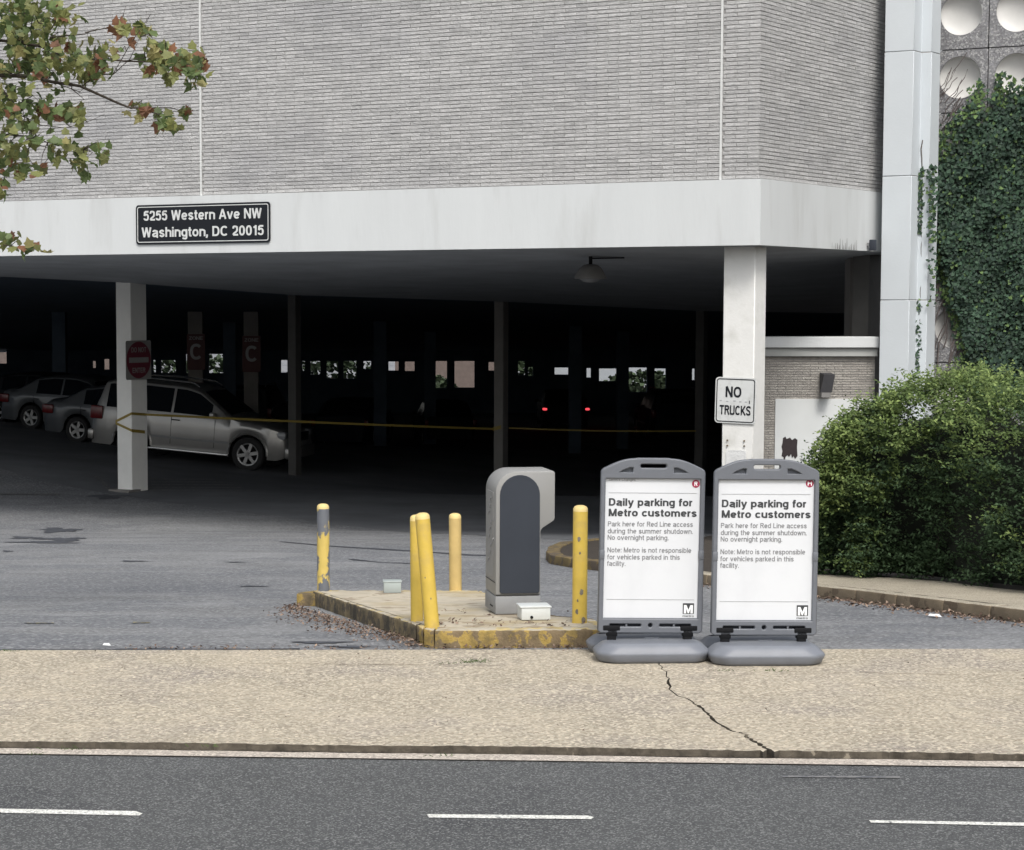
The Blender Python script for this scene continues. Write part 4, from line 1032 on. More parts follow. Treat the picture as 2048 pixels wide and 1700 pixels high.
# stray runners on the pier edge and up the dishes
def runner(pts_, n_, plane=None):
    for _ in range(n_):
        t = random.random()*(len(pts_)-1); a = int(t); b = min(a+1,len(pts_)-1); u = t-a
        x = pts_[a][0]+(pts_[b][0]-pts_[a][0])*u+random.gauss(0,3); y = pts_[a][1]+(pts_[b][1]-pts_[a][1])*u+random.gauss(0,3)
        lp_.append((plane_pt(x,y,q+nW*.12,nW))[:]); lm_.append(random.choice((0,1,1)))
runner([(1962,160),(1955,200),(1945,225)], 26); runner([(1997,150),(2002,180),(1996,220)], 34); runner([(2025,150),(2030,180),(2034,200)], 20)
runner([(1880,265),(1885,290),(1900,300)], 22); runner([(1934,175),(1942,200)], 8)
q_p = p2.copy(); 
for _ in range(150):
    y = random.uniform(340,470) if random.random()<.5 else random.uniform(600,780); x = 1842 + random.gauss(0,3.5)- (y-340)*.012
    p = at_y(x, y, p2.y-.03); lp_.append(p[:]); lm_.append(random.choice((0,0,2,1)))
for _ in range(260):
    y = 335 + 280*random.random()**1.3; x = 1866 + random.gauss(0,6) - 1; 
    if random.random() < .5 and y > 480: continue
    p = at_y(x, y, p3.y-.03-random.random()*.1); lp_.append(p[:]); lm_.append(random.choice((0,0,2,0,1)))
n_ = len(lp_); A = np.array(lp_); Nn = np.tile(np.array(nW[:]),(n_,1)) + rng.normal(0,.33,(n_,3)) + np.array([0,0,.25])
P, k = foliage('f', A, Nn, rng.uniform(.042,.074,n_), IVY, None, None, None)
build_fol('foliage', P, n_, k, IVF, M_iv, np.array(lm_), ivy)
vb = B()
def wall_path(pts_, r_, off=.05):
    vb.tube([plane_pt(x,y,q+nW*off,nW) for x,y in pts_], r_, 5, False)
for k_ in range(34):
    x0_ = random.uniform(1866,1925); y0_ = random.uniform(560,760); x, y = x0_, y0_; pt = [(x,y)]
    for _ in range(5): x += random.gauss(3,6); y -= random.uniform(15,34); pt.append((x,y))
    wall_path(pt, random.uniform(.005,.012))
for k_ in range(16):
    x, y = random.uniform(1862,1905), random.uniform(150,300); pt = [(x,y)]
    for _ in range(4): x += random.uniform(4,12); y -= random.uniform(8,18); pt.append((x,y))
    wall_path(pt, .006, .04)
vb.build('runners', M_vine, ivy, True)['kind'] = 'stuff'
vb = B(); 
vb.tube([at_y(1846-(y-200)*.012+random.gauss(0,1.2), y, p2.y-.02) for y in range(280,800,18)], .008, 5, False)
vb.build('stem', M_twig, ivy, True)

# ---------------------------------------------------------------- traffic island
def isl(px, py): return at_g(px, py, .118)
top_px = [(868,1260),(846,1257),(832,1249),(625,1181),(640,1180),(958,1180),(1010,1196),(1110,1232),(1190,1238),(1222,1258)]
tp = [isl(*p) for p in top_px]
ti = empty('traffic_island', (tp[0].x,tp[0].y,0), label='raised concrete island with flaking yellow kerb, carrying the bollards and ticket machine', cat='traffic island')
cc = sum(tp, Vector())/len(tp)
inner = [p + (Vector((cc.x,cc.y,p.z))-p).normalized()*.15 for p in tp]
B().prism([(p.x,p.y) for p in inner], lambda x,y: g(x,y)-.05, lambda x,y: g(x,y)+.116).build('top_slab', M_isl, ti, True)
for i_ in range(len(tp)):
    a, b = tp[i_], tp[(i_+1)%len(tp)]; c, d = inner[(i_+1)%len(tp)], inner[i_]
    mt = M_kside if i_ in (2,) else M_kyel
    nseg = max(1, int((b-a).length/1.3))
    for s_ in range(nseg):
        t0, t1 = s_/nseg, (s_+1)/nseg
        A_, B_ = a.lerp(b,t0), a.lerp(b,t1); C_, D_ = d.lerp(c,t1), d.lerp(c,t0)
        B().prism([(P_.x,P_.y) for P_ in (A_,B_,C_,D_)], lambda x,y: g(x,y)-.05, lambda x,y: g(x,y)+.118).rough('kerbstone', [mt, M_ktop], ti, .014, .06)
lo_ = [at_g(*p, .09) for p in ((593,1188),(596,1186),(640,1180.5),(665,1190))]
B().prism([(p.x,p.y) for p in lo_], lambda x,y: g(x,y)-.05, lambda x,y: g(x,y)+.095).build('low_kerb', M_kyel, ti, True, bevel=.012, seg=2)

for o in ti.children:
    if o.name.startswith('kerbstone'): top_faces(o)
# bollards
def bollard(base, topp, wpx, m, label, chips=()):
    p = isl(*base); dsc = p.y*CP; r_ = wpx/2*p.y/F_PX
    d = ray(*topp); t = p.y/d.y; tpnt = Vector((d.x*t, p.y, EYE+d.z*t)); h = tpnt.z - p.z
    lean = math.atan2(tpnt.x-p.x, h)
    e = empty('bollard', p, (0, lean, 0), label=label, cat='bollard', group='yellow bollards on the island')
    h = (tpnt-p).length
    B().lathe([(r_*1.02,-.02),(r_,.02),(r_*1.0,h*.5),(r_*.99,h-.045)], 28).build('post', m, e, smooth=True)
    B().lathe([(r_*.995,h-.0449),(r_*.97,h-.025),(r_*.8,h-.010),(r_*.45,h-.002),(.0,h)], 28).build('cap', mat('bollard_cap', (.66,.52,.22), .6, .1, 8), e, smooth=True)
    for az, zz_, s_ in chips:
        a = R(az); M = Matrix.Rotation(a,4,'Z') @ Matrix.Translation((0,-r_-.0015,zz_)) @ Matrix.Rotation(R(90),4,'X')
        pt = [(s_*(.7+.5*random.random())*math.cos(2*math.pi*k/9)*.6, s_*(.7+.5*random.random())*math.sin(2*math.pi*k/9), 0) for k in range(9)]
        B().add([M@Vector(p_) for p_ in pt], [tuple(range(9))]).build('chip', M_chip, e)
    return e
bollard((647,1181),(646,1007),25,M_yelf,'flaked bollard with large grey bare patches at the island\'s far left')
bollard((834,1241),(832,1029),25,M_yel,'upright yellow bollard right behind the leaning one')
bollard((911,1180),(910,1026),25,M_yelp,'pale scuffed bollard standing alone at the back of the island')
bollard((864,1252),(844,1025),30,M_yel,'yellow bollard leaning to the left at the island\'s front corner', [(10,.2,.008),(-20,.35,.007)])
bollard((1159,1244),(1161,1010),30,M_yel,'smooth yellow bollard between the ticket machine and the left sign', [(-15,.60,.022),(10,.22,.025),(-5,.5,.012),(-25,.08,.02),(25,.02,.03),(-20,.16,.012)])

# ---------------------------------------------------------------- ticket machine
pm = isl(991, 1229); sM = F_PX/pm.y
tm = empty('ticket_machine', pm, (0,0,R(8)), label='grey parking ticket machine with dark arched panel on the island', cat='ticket machine')
u = 1/ (F_PX/pm.y)      # metres per pixel
def mp(px, py): return ((px-992)*u, (1229-py)*u)
arc = [(mp(990,0)[0]+ .0, mp(0,0)[1])]
r_c = 42*u; x0 = 0.0; xR = 121*u; zT = 289*u; zb = 37*u
outl_m = [(0,zb+.003),(0,zT-r_c)] + [(r_c-r_c*math.cos(R(a)), zT-r_c+r_c*math.sin(R(a))) for a in range(10,90,10)] + [(r_c,zT),(xR-.012,zT),(xR,zT-.012),(xR,192*u),(xR-.01,188*u),(96*u,174*u),(92*u,168*u),(92*u,zb+.003)]
dep = .42
body = B()
nn = len(outl_m); body.add([(x_,0,z_) for x_,z_ in outl_m]+[(x_,dep,z_) for x_,z_ in outl_m], [tuple(range(nn))[::-1], tuple(range(nn,2*nn))]+[(i_,(i_+1)%nn,nn+(i_+1)%nn,nn+i_) for i_ in range(nn)])
tmb = body.build('housing', M_grey, tm, bevel=.008, seg=2)
bm = bmesh.new(); bm.from_mesh(tmb.data); bmesh.ops.recalc_face_normals(bm, faces=bm.faces); bm.to_mesh(tmb.data); bm.free()
pl0, pl1, pb_, pt_ = 9*u, 89*u, 43*u, 281*u; pr2 = (pl1-pl0)/2
plate('panel', [(pl0+.01,pb_),(pl1-.01,pb_),(pl1,pb_+.01)] + [(pl1-pr2+pr2*math.cos(R(a)), pt_-pr2+pr2*math.sin(R(a))) for a in range(0,181,12)] + [(pl0,pb_+.01)], (), .012, M_panelk, tm, bevel=.003)
B().box((46*u, dep/2, zb/2),(93*u, dep+.01, zb-.003)).build('plinth', M_plinth, tm, bevel=.006)
B().box((-.002,dep*.55,zT*.55),(.004,dep*.62,zT*.60)).build('side_panel', M_grey, tm, bevel=.001, seg=1)
gb = B()
for k in range(9):
    z_ = zT*(.80-.055*k); y_ = dep*(.35+.12*(k%3)); w_ = .03
    gb.tube([(-.006,y_-w_,z_+.02),(-.006,y_,z_-.02*(k%2)),(-.006,y_+w_,z_+.012),(-.006,y_+w_*1.4,z_-.02)], .0022, 4)
gb.build('scratched_mark', M_plinth, tm)
B().box((46*u,-.001,pb_-.012),(92*u,.002,.003)).build('seam', M_black, tm)
B().box((-.003,dep*.5,zb+.10),(.003,dep*.9,.003)).build('seam', M_black, tm)
B().lathe([(0,0),(.011,0),(.011,.004),(.004,.005),(0,.003)],14,Matrix.Translation((-.003,dep*.22,zT*.52))@Matrix.Rotation(R(-90),4,'Y')).build('lock', M_chrome, tm)
for k in range(3): B().lathe([(0,0),(.006,0),(.006,.004),(0,.004)],8,Matrix.Translation((-.004,.10+.04*k,.05))@Matrix.Rotation(R(-90),4,'Y')).build('bolt', M_black, tm)

def jbox(name, px0, px1, pyb, pyt, m, label, hole=False, d_=.2, yaw=4):
    p = isl((px0+px1)/2, pyb); s_ = p.y/F_PX; w_ = (px1-px0)*s_; h_ = (pyb-pyt)*s_
    e = empty(name, p, (0,0,R(yaw)), label=label, cat='junction box')
    B().box((0,d_/2,h_*.44),(w_*.92,d_,h_*.88)).build('box', m, e, bevel=.004)
    B().box((0,d_/2,h_*.93),(w_,d_*1.06,h_*.10)).build('lid', m, e, bevel=.004)
    if hole: B().lathe([(0,-.002),(.011,-.002),(.011,.006),(0,.006)],12,Matrix.Translation((-w_*.14,-.001,h_*.2))@Matrix.Rotation(R(90),4,'X')).build('knockout', M_black, e)
jbox('junction_box',1040,1104,1240,1212,M_box,'white metal junction box beside the foot of the ticket machine',True,.2,6)
jbox('junction_box',766,804,1186,1162,M_box2,'small grey-green junction box on the back of the island',False,.14,2)

# ---------------------------------------------------------------- pavement signs
def pave_sign(px_c, px_half, py_base, py_foot, yaw, label, header, cut, roll=0):
    fr = at_z(px_c, py_base, 0); s_ = 1/306.
    e = empty('pavement_sign', (fr.x, fr.y+.24, 0), (0,0,R(yaw)), label=label, cat='pavement sign', group='pavement signs in front of the island')
    # base: two rounded lobes, front and rear, joined by a low web
    def lobe(y0, w_, d_, h_, name):
        b = B(); v = []; rings = [(.050,0.0),(.022,.012),(.004,h_*.40),(.0,h_*.52),(.010,h_*.62),(.052,h_*.90),(.075,h_*.975),(.10,h_)]
        for ins, zz_ in rings:
            W_, D_, c_ = w_/2-ins*.9, d_/2-ins*.55, .085
            oct_ = [(-W_+c_,-D_),(W_-c_,-D_),(W_,-D_+c_*.9),(W_,D_-c_*.9),(W_-c_,D_),(-W_+c_,D_),(-W_,D_-c_*.9),(-W_,-D_+c_*.9)]
            v += [(x_, y0+y_, zz_) for x_, y_ in oct_]
        nr_ = len(rings)
        f = [(a_*8+j, a_*8+(j+1)%8, (a_+1)*8+(j+1)%8, (a_+1)*8+j) for a_ in range(nr_-1) for j in range(8)]
        f += [tuple(range(8))[::-1], tuple((nr_-1)*8+j for j in range(8))]
        o = b.add(v, f).build(name, M_plbase, e)
        bm = bmesh.new(); bm.from_mesh(o.data)
        bmesh.ops.bevel(bm, geom=[ed for ed in bm.edges if abs(ed.verts[0].co.z-ed.verts[1].co.z) > .001], offset=.03, segments=3, affect='EDGES', profile=.5)
        for fc in bm.faces: fc.smooth = True
        bm.to_mesh(o.data); bm.free(); return o
    lobe(-.07, .765, .36, .128, 'base'); lobe(.29, .765, .30, .125, 'base')
    B().box((0,.12,.055),(.6,.12,.08)).build('base_web', M_plbase, e, bevel=.01)
    B().box((.02,.02,.130),(.10,.012,.012)).build('filler_cap', M_plbase, e, bevel=.003)
    zb_ = .178; W = .341; zt_ = zb_ + 1.154; y_f = .0
    # frame outline with arched top
    arcp = [(-W,zt_-.085),(-W+.006,zt_-.072)] + [(-W+.016+(W-.016-.125)*t, zt_-.064+.064*math.sin(t*math.pi/2)) for t in (0,.15,.3,.45,.6,.75,.9,1)] + [(-.10,zt_+.004),(.10,zt_+.004)]
    arcp += [(-x_,z_) for x_,z_ in arcp[:-2][::-1]]
    outer = [(-W+.012,zb_),(-W-.004,zb_+.012)] + arcp + [(W+.004,zb_+.012),(W-.012,zb_)]
    mid = [( -.292,.285),( .292,.285),( .292,1.185+.015),( -.292,1.2)]
    pz0, pz1 = zb_+.088, zb_+.088+.946
    holes = [rrect(-.325,pz0-.004,.325,pz1,.006,2), rrect(-.095,zt_-.062,.095,zt_-.022,.018,4),
             [(-.252,zt_-.092),(-.13,zt_-.092),(-.13,zt_-.046),(-.16,zt_-.046),(-.21,zt_-.066)][::-1],
             [(.252,zt_-.092),(.13,zt_-.092),(.13,zt_-.046),(.16,zt_-.046),(.21,zt_-.066)],
             rrect(-.28,zb_+.030,-.055,zb_+.062,.012,3), rrect(.055,zb_+.030,.28,zb_+.062,.012,3), circ(0,zb_+.046,.021,16)]
    plate('frame', outer, holes, .034, M_plast, e, bevel=.007)
    # recess backs of the pockets
    B().box((-.19,.012,zt_-.069),(.13,.01,.052)).build('pocket_back', M_plast, e)
    B().box((.19,.012,zt_-.069),(.13,.01,.052)).build('pocket_back', M_plast, e)
    B().box((0,.018,zb_+.046),(.58,.008,.045)).build('pocket_back', M_panelk, e)
    for sx in (-.16,.16): B().box((sx,-.004,zb_+.046),(.012,.03,.034)).build('rib', M_plast, e)
    B().box((0,.012,(pz0+pz1)/2),(.64,.008,pz1-pz0)).build('backing_board', M_plast, e)
    po = B().box((0,0,0),(.643,.004,pz1-pz0-.01)).build('poster', M_post, e); po.location = (0,.002,(pz0+pz1)/2)
    H = (pz1-pz0)/2
    yy = -.0035
    # measured in the photo: poster 187 x 279 px, origin at its top-left
    def X(px): return (px-94)*.643/187
    def Z(py): return H - .005 - py*(2*H-.01)/279
    tk = dict(y=yy)
    text('lettering', 'Daily parking for', .050, M_ink, po, x=X(9), z=Z(55), width=163*.643/187, bold=.027, **tk)
    text('lettering', 'Metro customers', .050, M_ink, po, x=X(9), z=Z(76), width=172*.643/187, bold=.027, **tk)
    for s__, py_, w__ in (('Park here for Red Line access',96,166),('during the summer shutdown.',110,166),('No overnight parking.',123,119),('Note: Metro is not responsible',148,164),('for vehicles parked in this',162,142),('facility.',175,36)):
        text('lettering', s__, .033, M_ink2, po, x=X(8), z=Z(py_), width=w__*.643/187, bold=.012, **tk)
    for py_ in (29,242): B().box((0,yy,Z(py_)),(.59,.0015,.0026)).build('rule', M_line, po)
    if header: text('lettering', 'Service Changes', .018, M_ink2, po, x=X(8), z=Z(5.5), width=52*.643/187, **tk)
    # red line bullet
    rr_ = .0265; zc = Z(10 if header else 7)
    ztop = H-.006
    ring = [(x_, min(z_, ztop)) for x_, z_ in circ(X(178), zc, rr_, 32)]
    plate('bullet', ring, (), .001, M_red, po, M=Matrix.Translation((0,yy,0)))
    if cut:
        lt = B(); xw = X(178)
        lt.box((xw-.011,yy-.0012,zc-.002),(.006,.001,.026)).box((xw+.011,yy-.0012,zc-.002),(.006,.001,.026)).box((xw,yy-.0012,zc+.001),(.016,.001,.0055))
        lt.build('lettering', M_wprint, po)
    else: text('lettering', 'R', .029, M_wprint, po, x=X(178), y=yy-.0015, z=zc-.0145, align='CENTER', bold=.02)
    # square M emblem + name
    bx0, bx1, bz1, bz0 = X(158), X(180), Z(249), Z(270.5)
    plate('emblem', rrect(bx0,bz0,bx1,bz1,.003,2), (), .001, M_ink, po, M=Matrix.Translation((0,yy,0)))
    wM, hM = (bx1-bx0)*.80, (bz1-bz0)*.78; cx = (bx0+bx1)/2; zl = bz0+(bz1-bz0)*.05
    mm_ = [(-.5,0),(-.5,1),(-.22,1),(0,.42),(.22,1),(.5,1),(.5,0),(.24,0),(.24,.58),(.07,0.02),(-.07,0.02),(-.24,.58),(-.24,0)]
    plate('emblem', [(cx+a*wM, zl+b*hM) for a, b in mm_], (), .001, M_wprint, po, M=Matrix.Translation((0,yy-.0012,0)))
    text('lettering', 'metro', .013, M_ink, po, x=bx0, z=Z(276.5), width=bx1-bx0, bold=.01, **tk)
    for sx in (-1,1):
        B().box((sx*.333,-.012,zb_+.52),(.034,.034,.062)).build('clip', M_plast, e, bevel=.006)
        B().box((sx*.26,-.004,zb_+.028),(.115,.050,.034)).build('bracket', M_black, e, bevel=.006)
        B().box((sx*.255,-.0,zb_-.000),(.072,.048,.06)).box((sx*.255,-.0,zb_-.050),(.058,.042,.09)).build('spring', M_black, e, bevel=.006)
    for ch in list(e.children):
        if ch.name.split('.')[0] not in ('base','base_web','filler_cap'):
            M0 = Matrix.LocRotScale(ch.location, ch.rotation_euler, ch.scale)
            M1 = Matrix.Translation((0,0,.17)) @ Matrix.Rotation(R(roll),4,'Y') @ Matrix.Translation((0,0,-.17)) @ M0
            ch.location, ch.rotation_euler = M1.to_translation(), M1.to_euler()
    return e
pave_sign(1307, 105, 1328, 1270, 3.0, 'left of two grey signs for Metro customers, with Service Changes header line', True, False, .75)
pave_sign(1538, 105, 1333, 1280, 1.5, 'right of two grey signs for Metro customers, its round red badge cut at the top', False, True, .4)

# ---------------------------------------------------------------- cars
def make_car(loc, yaw, pitch, paint, label, suv=False, lit=False, group=None, detail=True):
    e = empty('parked_car', loc, (0,0,0), label=label, cat='car', group=group)
    e.rotation_euler = (Matrix.Rotation(R(yaw),4,'Z') @ Matrix.Rotation(R(pitch),4,'Y')).to_euler()
    if suv: Lf, Lr, Wd, wr, xf, xr = 2.39, -2.39, .94, .385, 1.47, -1.32; prof_t = [(-2.39,.86),(-2.36,1.12),(-2.28,1.18),(-2.12,1.72),(-1.95,1.775),(-1.0,1.80),(-.1,1.78),(.22,1.70),(.60,1.45),(1.0,1.19),(1.3,1.13),(1.9,1.06),(2.2,.99),(2.34,.86),(2.39,.66)]; belt = 1.12; xs0, xs1 = -2.14, .62
    else: Lf, Lr, Wd, wr, xf, xr = 2.3, -2.3, .88, .32, 1.38, -1.30; prof_t = [(-2.3,.62),(-2.26,.92),(-2.1,1.02),(-1.75,1.05),(-1.2,1.36),(-.7,1.44),(0,1.45),(.35,1.38),(.75,1.12),(1.05,.99),(1.6,.93),(2.05,.82),(2.24,.68),(2.3,.5)]; belt = .93; xs0, xs1 = -1.62, .78
    tx = [p[0] for p in prof_t]; tz = [p[1] for p in prof_t]
    st_ = sorted(set([round(Lr+i_*.09,3) for i_ in range(int((Lf-Lr)/.09)+1)] + [Lf] + [round(xw+(wr+.07)*math.cos(R(a)),3) for xw in (xf,xr) for a in range(0,181,15)]))
    def zbot(x):
        z_ = .30 if suv else .22
        for xw in (xf,xr):
            d_ = abs(x-xw); ra = wr+.07
            if d_ < ra: z_ = max(z_, wr + math.sqrt(max(0, ra*ra-d_*d_)) )
        if x > Lf-.25: z_ = max(z_, (.30 if suv else .22)+.1*(x-Lf+.25)/.25)
        return z_
    def section(x):
        zt__ = float(np.interp(x, tx, tz)); zb__ = min(zbot(x), zt__-.05)
        end = min(1, (min(x-Lr, Lf-x))/.45); wf = Wd*(.80+.20*math.sqrt(max(0,end)))
        bz = min(belt, zt__-.06); up_ = max(0, zt__-belt)
        wt = wf - .06 - up_*.26
        m1 = zb__ + (bz-zb__)*.35
        return [(wf*.965,zb__),(wf,m1),(wf*1.0,zb__+(bz-zb__)*.68),(wf*.975,bz),(wt+.02 if up_ > .12 else wf*.93, zt__-.055 if up_>.12 else (bz+zt__)/2),(wt-.09 if up_ > .12 else wf*.78,zt__-.008),(0,zt__+.012)]
    V_ = []; F_ = []; K = 7
    for x in st_:
        s_ = section(x)
        V_ += [(x,-y_,z_) for y_,z_ in s_] + [(x,y_,z_) for y_,z_ in s_[:-1][::-1]]
    K2 = 13
    for a in range(len(st_)-1):
        for b in range(K2-1):
            i0 = a*K2+b; F_.append((i0,i0+K2,i0+K2+1,i0+1))
    F_ += [tuple(range(K2)), tuple((len(st_)-1)*K2+j for j in range(K2))[::-1]]
    bo = mesh('body', V_, F_, paint, e)
    bm = bmesh.new(); bm.from_mesh(bo.data); bmesh.ops.recalc_face_normals(bm, faces=bm.faces)
    for f_ in bm.faces: f_.smooth = True
    for ed in bm.edges:
        if len(ed.link_faces)==2 and ed.calc_face_angle(0) > R(40): ed.smooth = False
    bm.to_mesh(bo.data); bm.free()
    B().box((0,0,.42),(Lf-Lr-.5,Wd*1.7,.3)).build('underbody', M_black, e)
    # side glass following the body
    def wpt(x, t, sgn, off=.008):
        s_ = section(x); a_, b_ = s_[3], s_[4]; y_ = a_[0]+(b_[0]-a_[0])*t+off; z_ = a_[1]+(b_[1]-a_[1])*t
        return (x, sgn*y_, z_)
    wins = [(-2.0,-1.34),(-1.28,-.42),(-.36,.56)] if suv else [(-1.15,-.42),(-.36,.55)]
    for sgn in (-1,1):
        for a, b in wins:
            v = []; nX = 8
            for i_ in range(nX+1):
                x = a+(b-a)*i_/nX
                zt__ = float(np.interp(x, tx, tz)); tm_ = .93 if zt__-belt > .15 else .9
                if zt__ - belt < .16: continue
                v += [wpt(x,.06,sgn), wpt(x,tm_,sgn)]
            f = [(2*i_,2*i_+1,2*i_+3,2*i_+2) for i_ in range(len(v)//2-1)]
            if f: mesh('side_window', v, f, M_glass, e)
    # windscreen and rear glass
    def band_x(x0__, x1__, name):
        v = []; n_ = 6
        for i_ in range(n_+1):
            x = x0__+(x1__-x0__)*i_/n_; s_ = section(x); y_ = max(.2, s_[5][0]-.02)
            v += [(x,-y_,s_[5][1]+.012),(x,0,s_[6][1]+.01),(x,y_,s_[5][1]+.012)]
        f = [(3*i_+j,3*i_+j+1,3*i_+j+4,3*i_+j+3) for i_ in range(n_) for j in (0,1)]
        mesh(name, v, f, M_glass, e)
    band_x(.27 if suv else .42, .96 if suv else 1.0, 'windscreen'); band_x(-2.27 if suv else -1.68, -2.14 if suv else -1.22, 'rear_window')
    for xw in (xf,xr):
        for sgn in (-1,1):
            wh = empty('wheel', (xw, sgn*(Wd-.115), wr)); wh.parent = e
            M = Matrix.Rotation(R(90)*sgn*-1*-1, 4, 'X')
            Mt = Matrix.Rotation(R(90), 4, 'X')
            B().lathe([(wr*.66,-.10),(wr*.92,-.11),(wr,-.08),(wr,.08),(wr*.92,.11),(wr*.66,.10),(wr*.66,-.10)], 28, Mt).build('tyre', M_tyre, wh, smooth=True)
            rb = B().lathe([(wr*.68,-.095),(wr*.60,-.085),(wr*.58,.0),(wr*.58,.085),(wr*.68,.095)], 28, Mt)
            for k_ in range(5 if not suv else 6):
                a = 2*math.pi*k_/(5 if not suv else 6)+.3
                M5 = Matrix.Rotation(a,4,'Y')
                rb.box((0, sgn*.075, wr*.34),(.075,.035,wr*.62), M5)
            rb.lathe([(0,-.09),(wr*.18,-.09),(wr*.18,.09),(0,.09)],14,Mt)
            rb.build('rim', M_rim, wh)
            B().lathe([(0,.0),(wr*.6,.0)],20,Mt).build('hub_shadow', M_black, wh)
    tl = M_tailon if lit else M_tail
    zl_ = (.86,1.16) if suv else (.66,.88)
    for sgn in (-1,1):
        B().box((Lr+.16, sgn*(Wd*.92), sum(zl_)/2),(.30,.14,zl_[1]-zl_[0]) if not lit else (.24,.17,.085)).build('taillight', tl, e, bevel=.03)
        B().box((Lf-.22, sgn*Wd*.78,.86 if suv else .68),(.30,.30,.18)).build('headlight', M_head, e, bevel=.05)
        B().box((.62, sgn*(Wd+.07), belt+.06),(.11,.17,.13)).build('mirror', paint, e, bevel=.03)
        if detail:
            for hx in (-1.15,-.28): B().tube([(hx-.09,sgn*(Wd+.0),belt-.12),(hx-.06,sgn*(Wd+.028),belt-.115),(hx+.06,sgn*(Wd+.028),belt-.115),(hx+.09,sgn*(Wd+.0),belt-.12)],.014,6).build('door_handle', M_black if suv else paint, e)
            for hx in (-1.22,-.39,.66): B().box((hx, sgn*(Wd*.992+.002), (belt+.42)/2),(.008,.012,belt-.50)).build('door_seam', M_black, e)
    if suv:
        for sgn in (-1,1):
            B().tube([(-1.85,sgn*.66,1.76),(-1.75,sgn*.66,1.84),(-.9,sgn*.66,1.865),(.0,sgn*.66,1.84),(.14,sgn*.66,1.76)],.022,8).build('roof_rail', M_chrome, e, smooth=True)
            B().box((.05,sgn*(Wd+.02),.335),(2.0,.18,.05)).build('running_board', M_chrome, e, bevel=.015)
            B().box((.07,sgn*(Wd*.995),.60),(1.86,.022,.05)).build('side_moulding', M_plinth, e, bevel=.006)
            # wheel-arch flares
            for xw in (xf,xr):
                B().tube([(xw+(wr+.085)*math.cos(R(a)), sgn*(Wd*.99), wr+(wr+.085)*math.sin(R(a))) for a in range(0,181,12)], .035, 6).build('arch_flare', paint, e, smooth=True)
        B().box((Lr+.0,0,.50),(.16,1.7,.24)).build('rear_bumper', paint, e, bevel=.05)
        B().box((Lf-.02,0,.48),(.14,1.7,.26)).build('front_bumper', paint, e, bevel=.05)
        B().box((Lf-.02,0,.82),(.06,.9,.2)).build('grille', M_black, e, bevel=.02)
    return e
# silver four-by-four: front wheel at (503,943), body centre so that rear shows at x = 176
fw = at_y(496, 943, 47.6); yawc = -17
ctr = fw - Matrix.Rotation(R(yawc),3,'Z') @ Vector((1.47,-.83,0)); ctr.z = fw.z + 1.47*math.tan(R(4.2))
make_car(ctr, yawc, 4.2, M_silver, 'silver four-by-four with roof rails parked behind the left column', suv=True)
make_car((-6.3, 52.2, g(-6.3,52.2)), -22, 3.5, M_wcar, 'pale saloon parked just behind the silver four-by-four')
make_car((-8.0, 55.6, g(-8.0,55.6)), -24, 3.0, M_wcar, 'pale saloon second behind the silver four-by-four, at far left')
make_car((-9.6, 59.5, g(-9.6,59.5)), -24, 2.0, M_dcar, 'dark saloon at far left beyond the two pale ones')
make_car((6.35, 84.3, g(6.35,84)), 90, 0, M_dcar, 'dark car deep inside with two lit red tail lights', suv=False, lit=True)
for x, y, yw, mt_, lb in ((-1.4,66,80,M_bcar,'dark blue car deep in the garage left of the middle'),(1.5,74,95,M_dcar,'dark car deep in the garage in front of the pink openings'),(-4.6,68,84,M_dcar,'dark car deep in the garage below the zone signs'),(9.5,76,92,M_bcar,'dark blue car deep in the garage near the white far openings'),(-7.8,72,86,M_dcar,'dark car deep in the garage above the silver roof')):
    make_car((x,y,g(x,y)), yw, 0, mt_, lb, suv=(x in (-4.6,9.5)), detail=False)

# caution tape
tpb = B()
def tape(pts_, h_=.035):
    v = []
    for p in pts_: v += [Vector(p)-Vector((0,0,h_)), Vector(p)+Vector((0,0,h_))]
    tpb.add(v, [(2*i_,2*i_+2,2*i_+3,2*i_+1) for i_ in range(len(pts_)-1)])
far_l = nearLc + dL*aL; far_r = nearLc + dR*bL
def on_col(px, py, nrm_, off=.012): return plane_pt(px, py, nearLc + nrm_*off, nrm_)
tape([on_col(231,843,nL), on_col(263,827,nL)],.025); tape([on_col(231,846,nL), on_col(263,861,nL)],.025)
tape([on_col(263,827,nR), on_col(290,829,nR)],.025); tape([on_col(263,861,nR), on_col(290,864,nR)],.03)
a_ = on_col(290,829,nR); b_ = plane_pt(988,858,nearM+nL*.012,nL)
tape([a_.lerp(b_,t)+Vector((0,0,-.015*math.sin(math.pi*t))) for t in [i_/24 for i_ in range(25)]], .022)
tape([plane_pt(x,y,nearM+nL*.014,nL) for x,y in ((986,858),(1002,854))], .04)
a_ = plane_pt(1018,856,nearM+nR*.012,nR); b_ = at_y(1392,862,46.8)
tape([a_.lerp(b_,t)+Vector((0,0,-.03*math.sin(math.pi*t))) for t in [i_/12 for i_ in range(13)]], .016)
tag(tpb.build('caution_tape', M_tape), 'yellow caution tape strung from the left column across the entrance', 'tape')

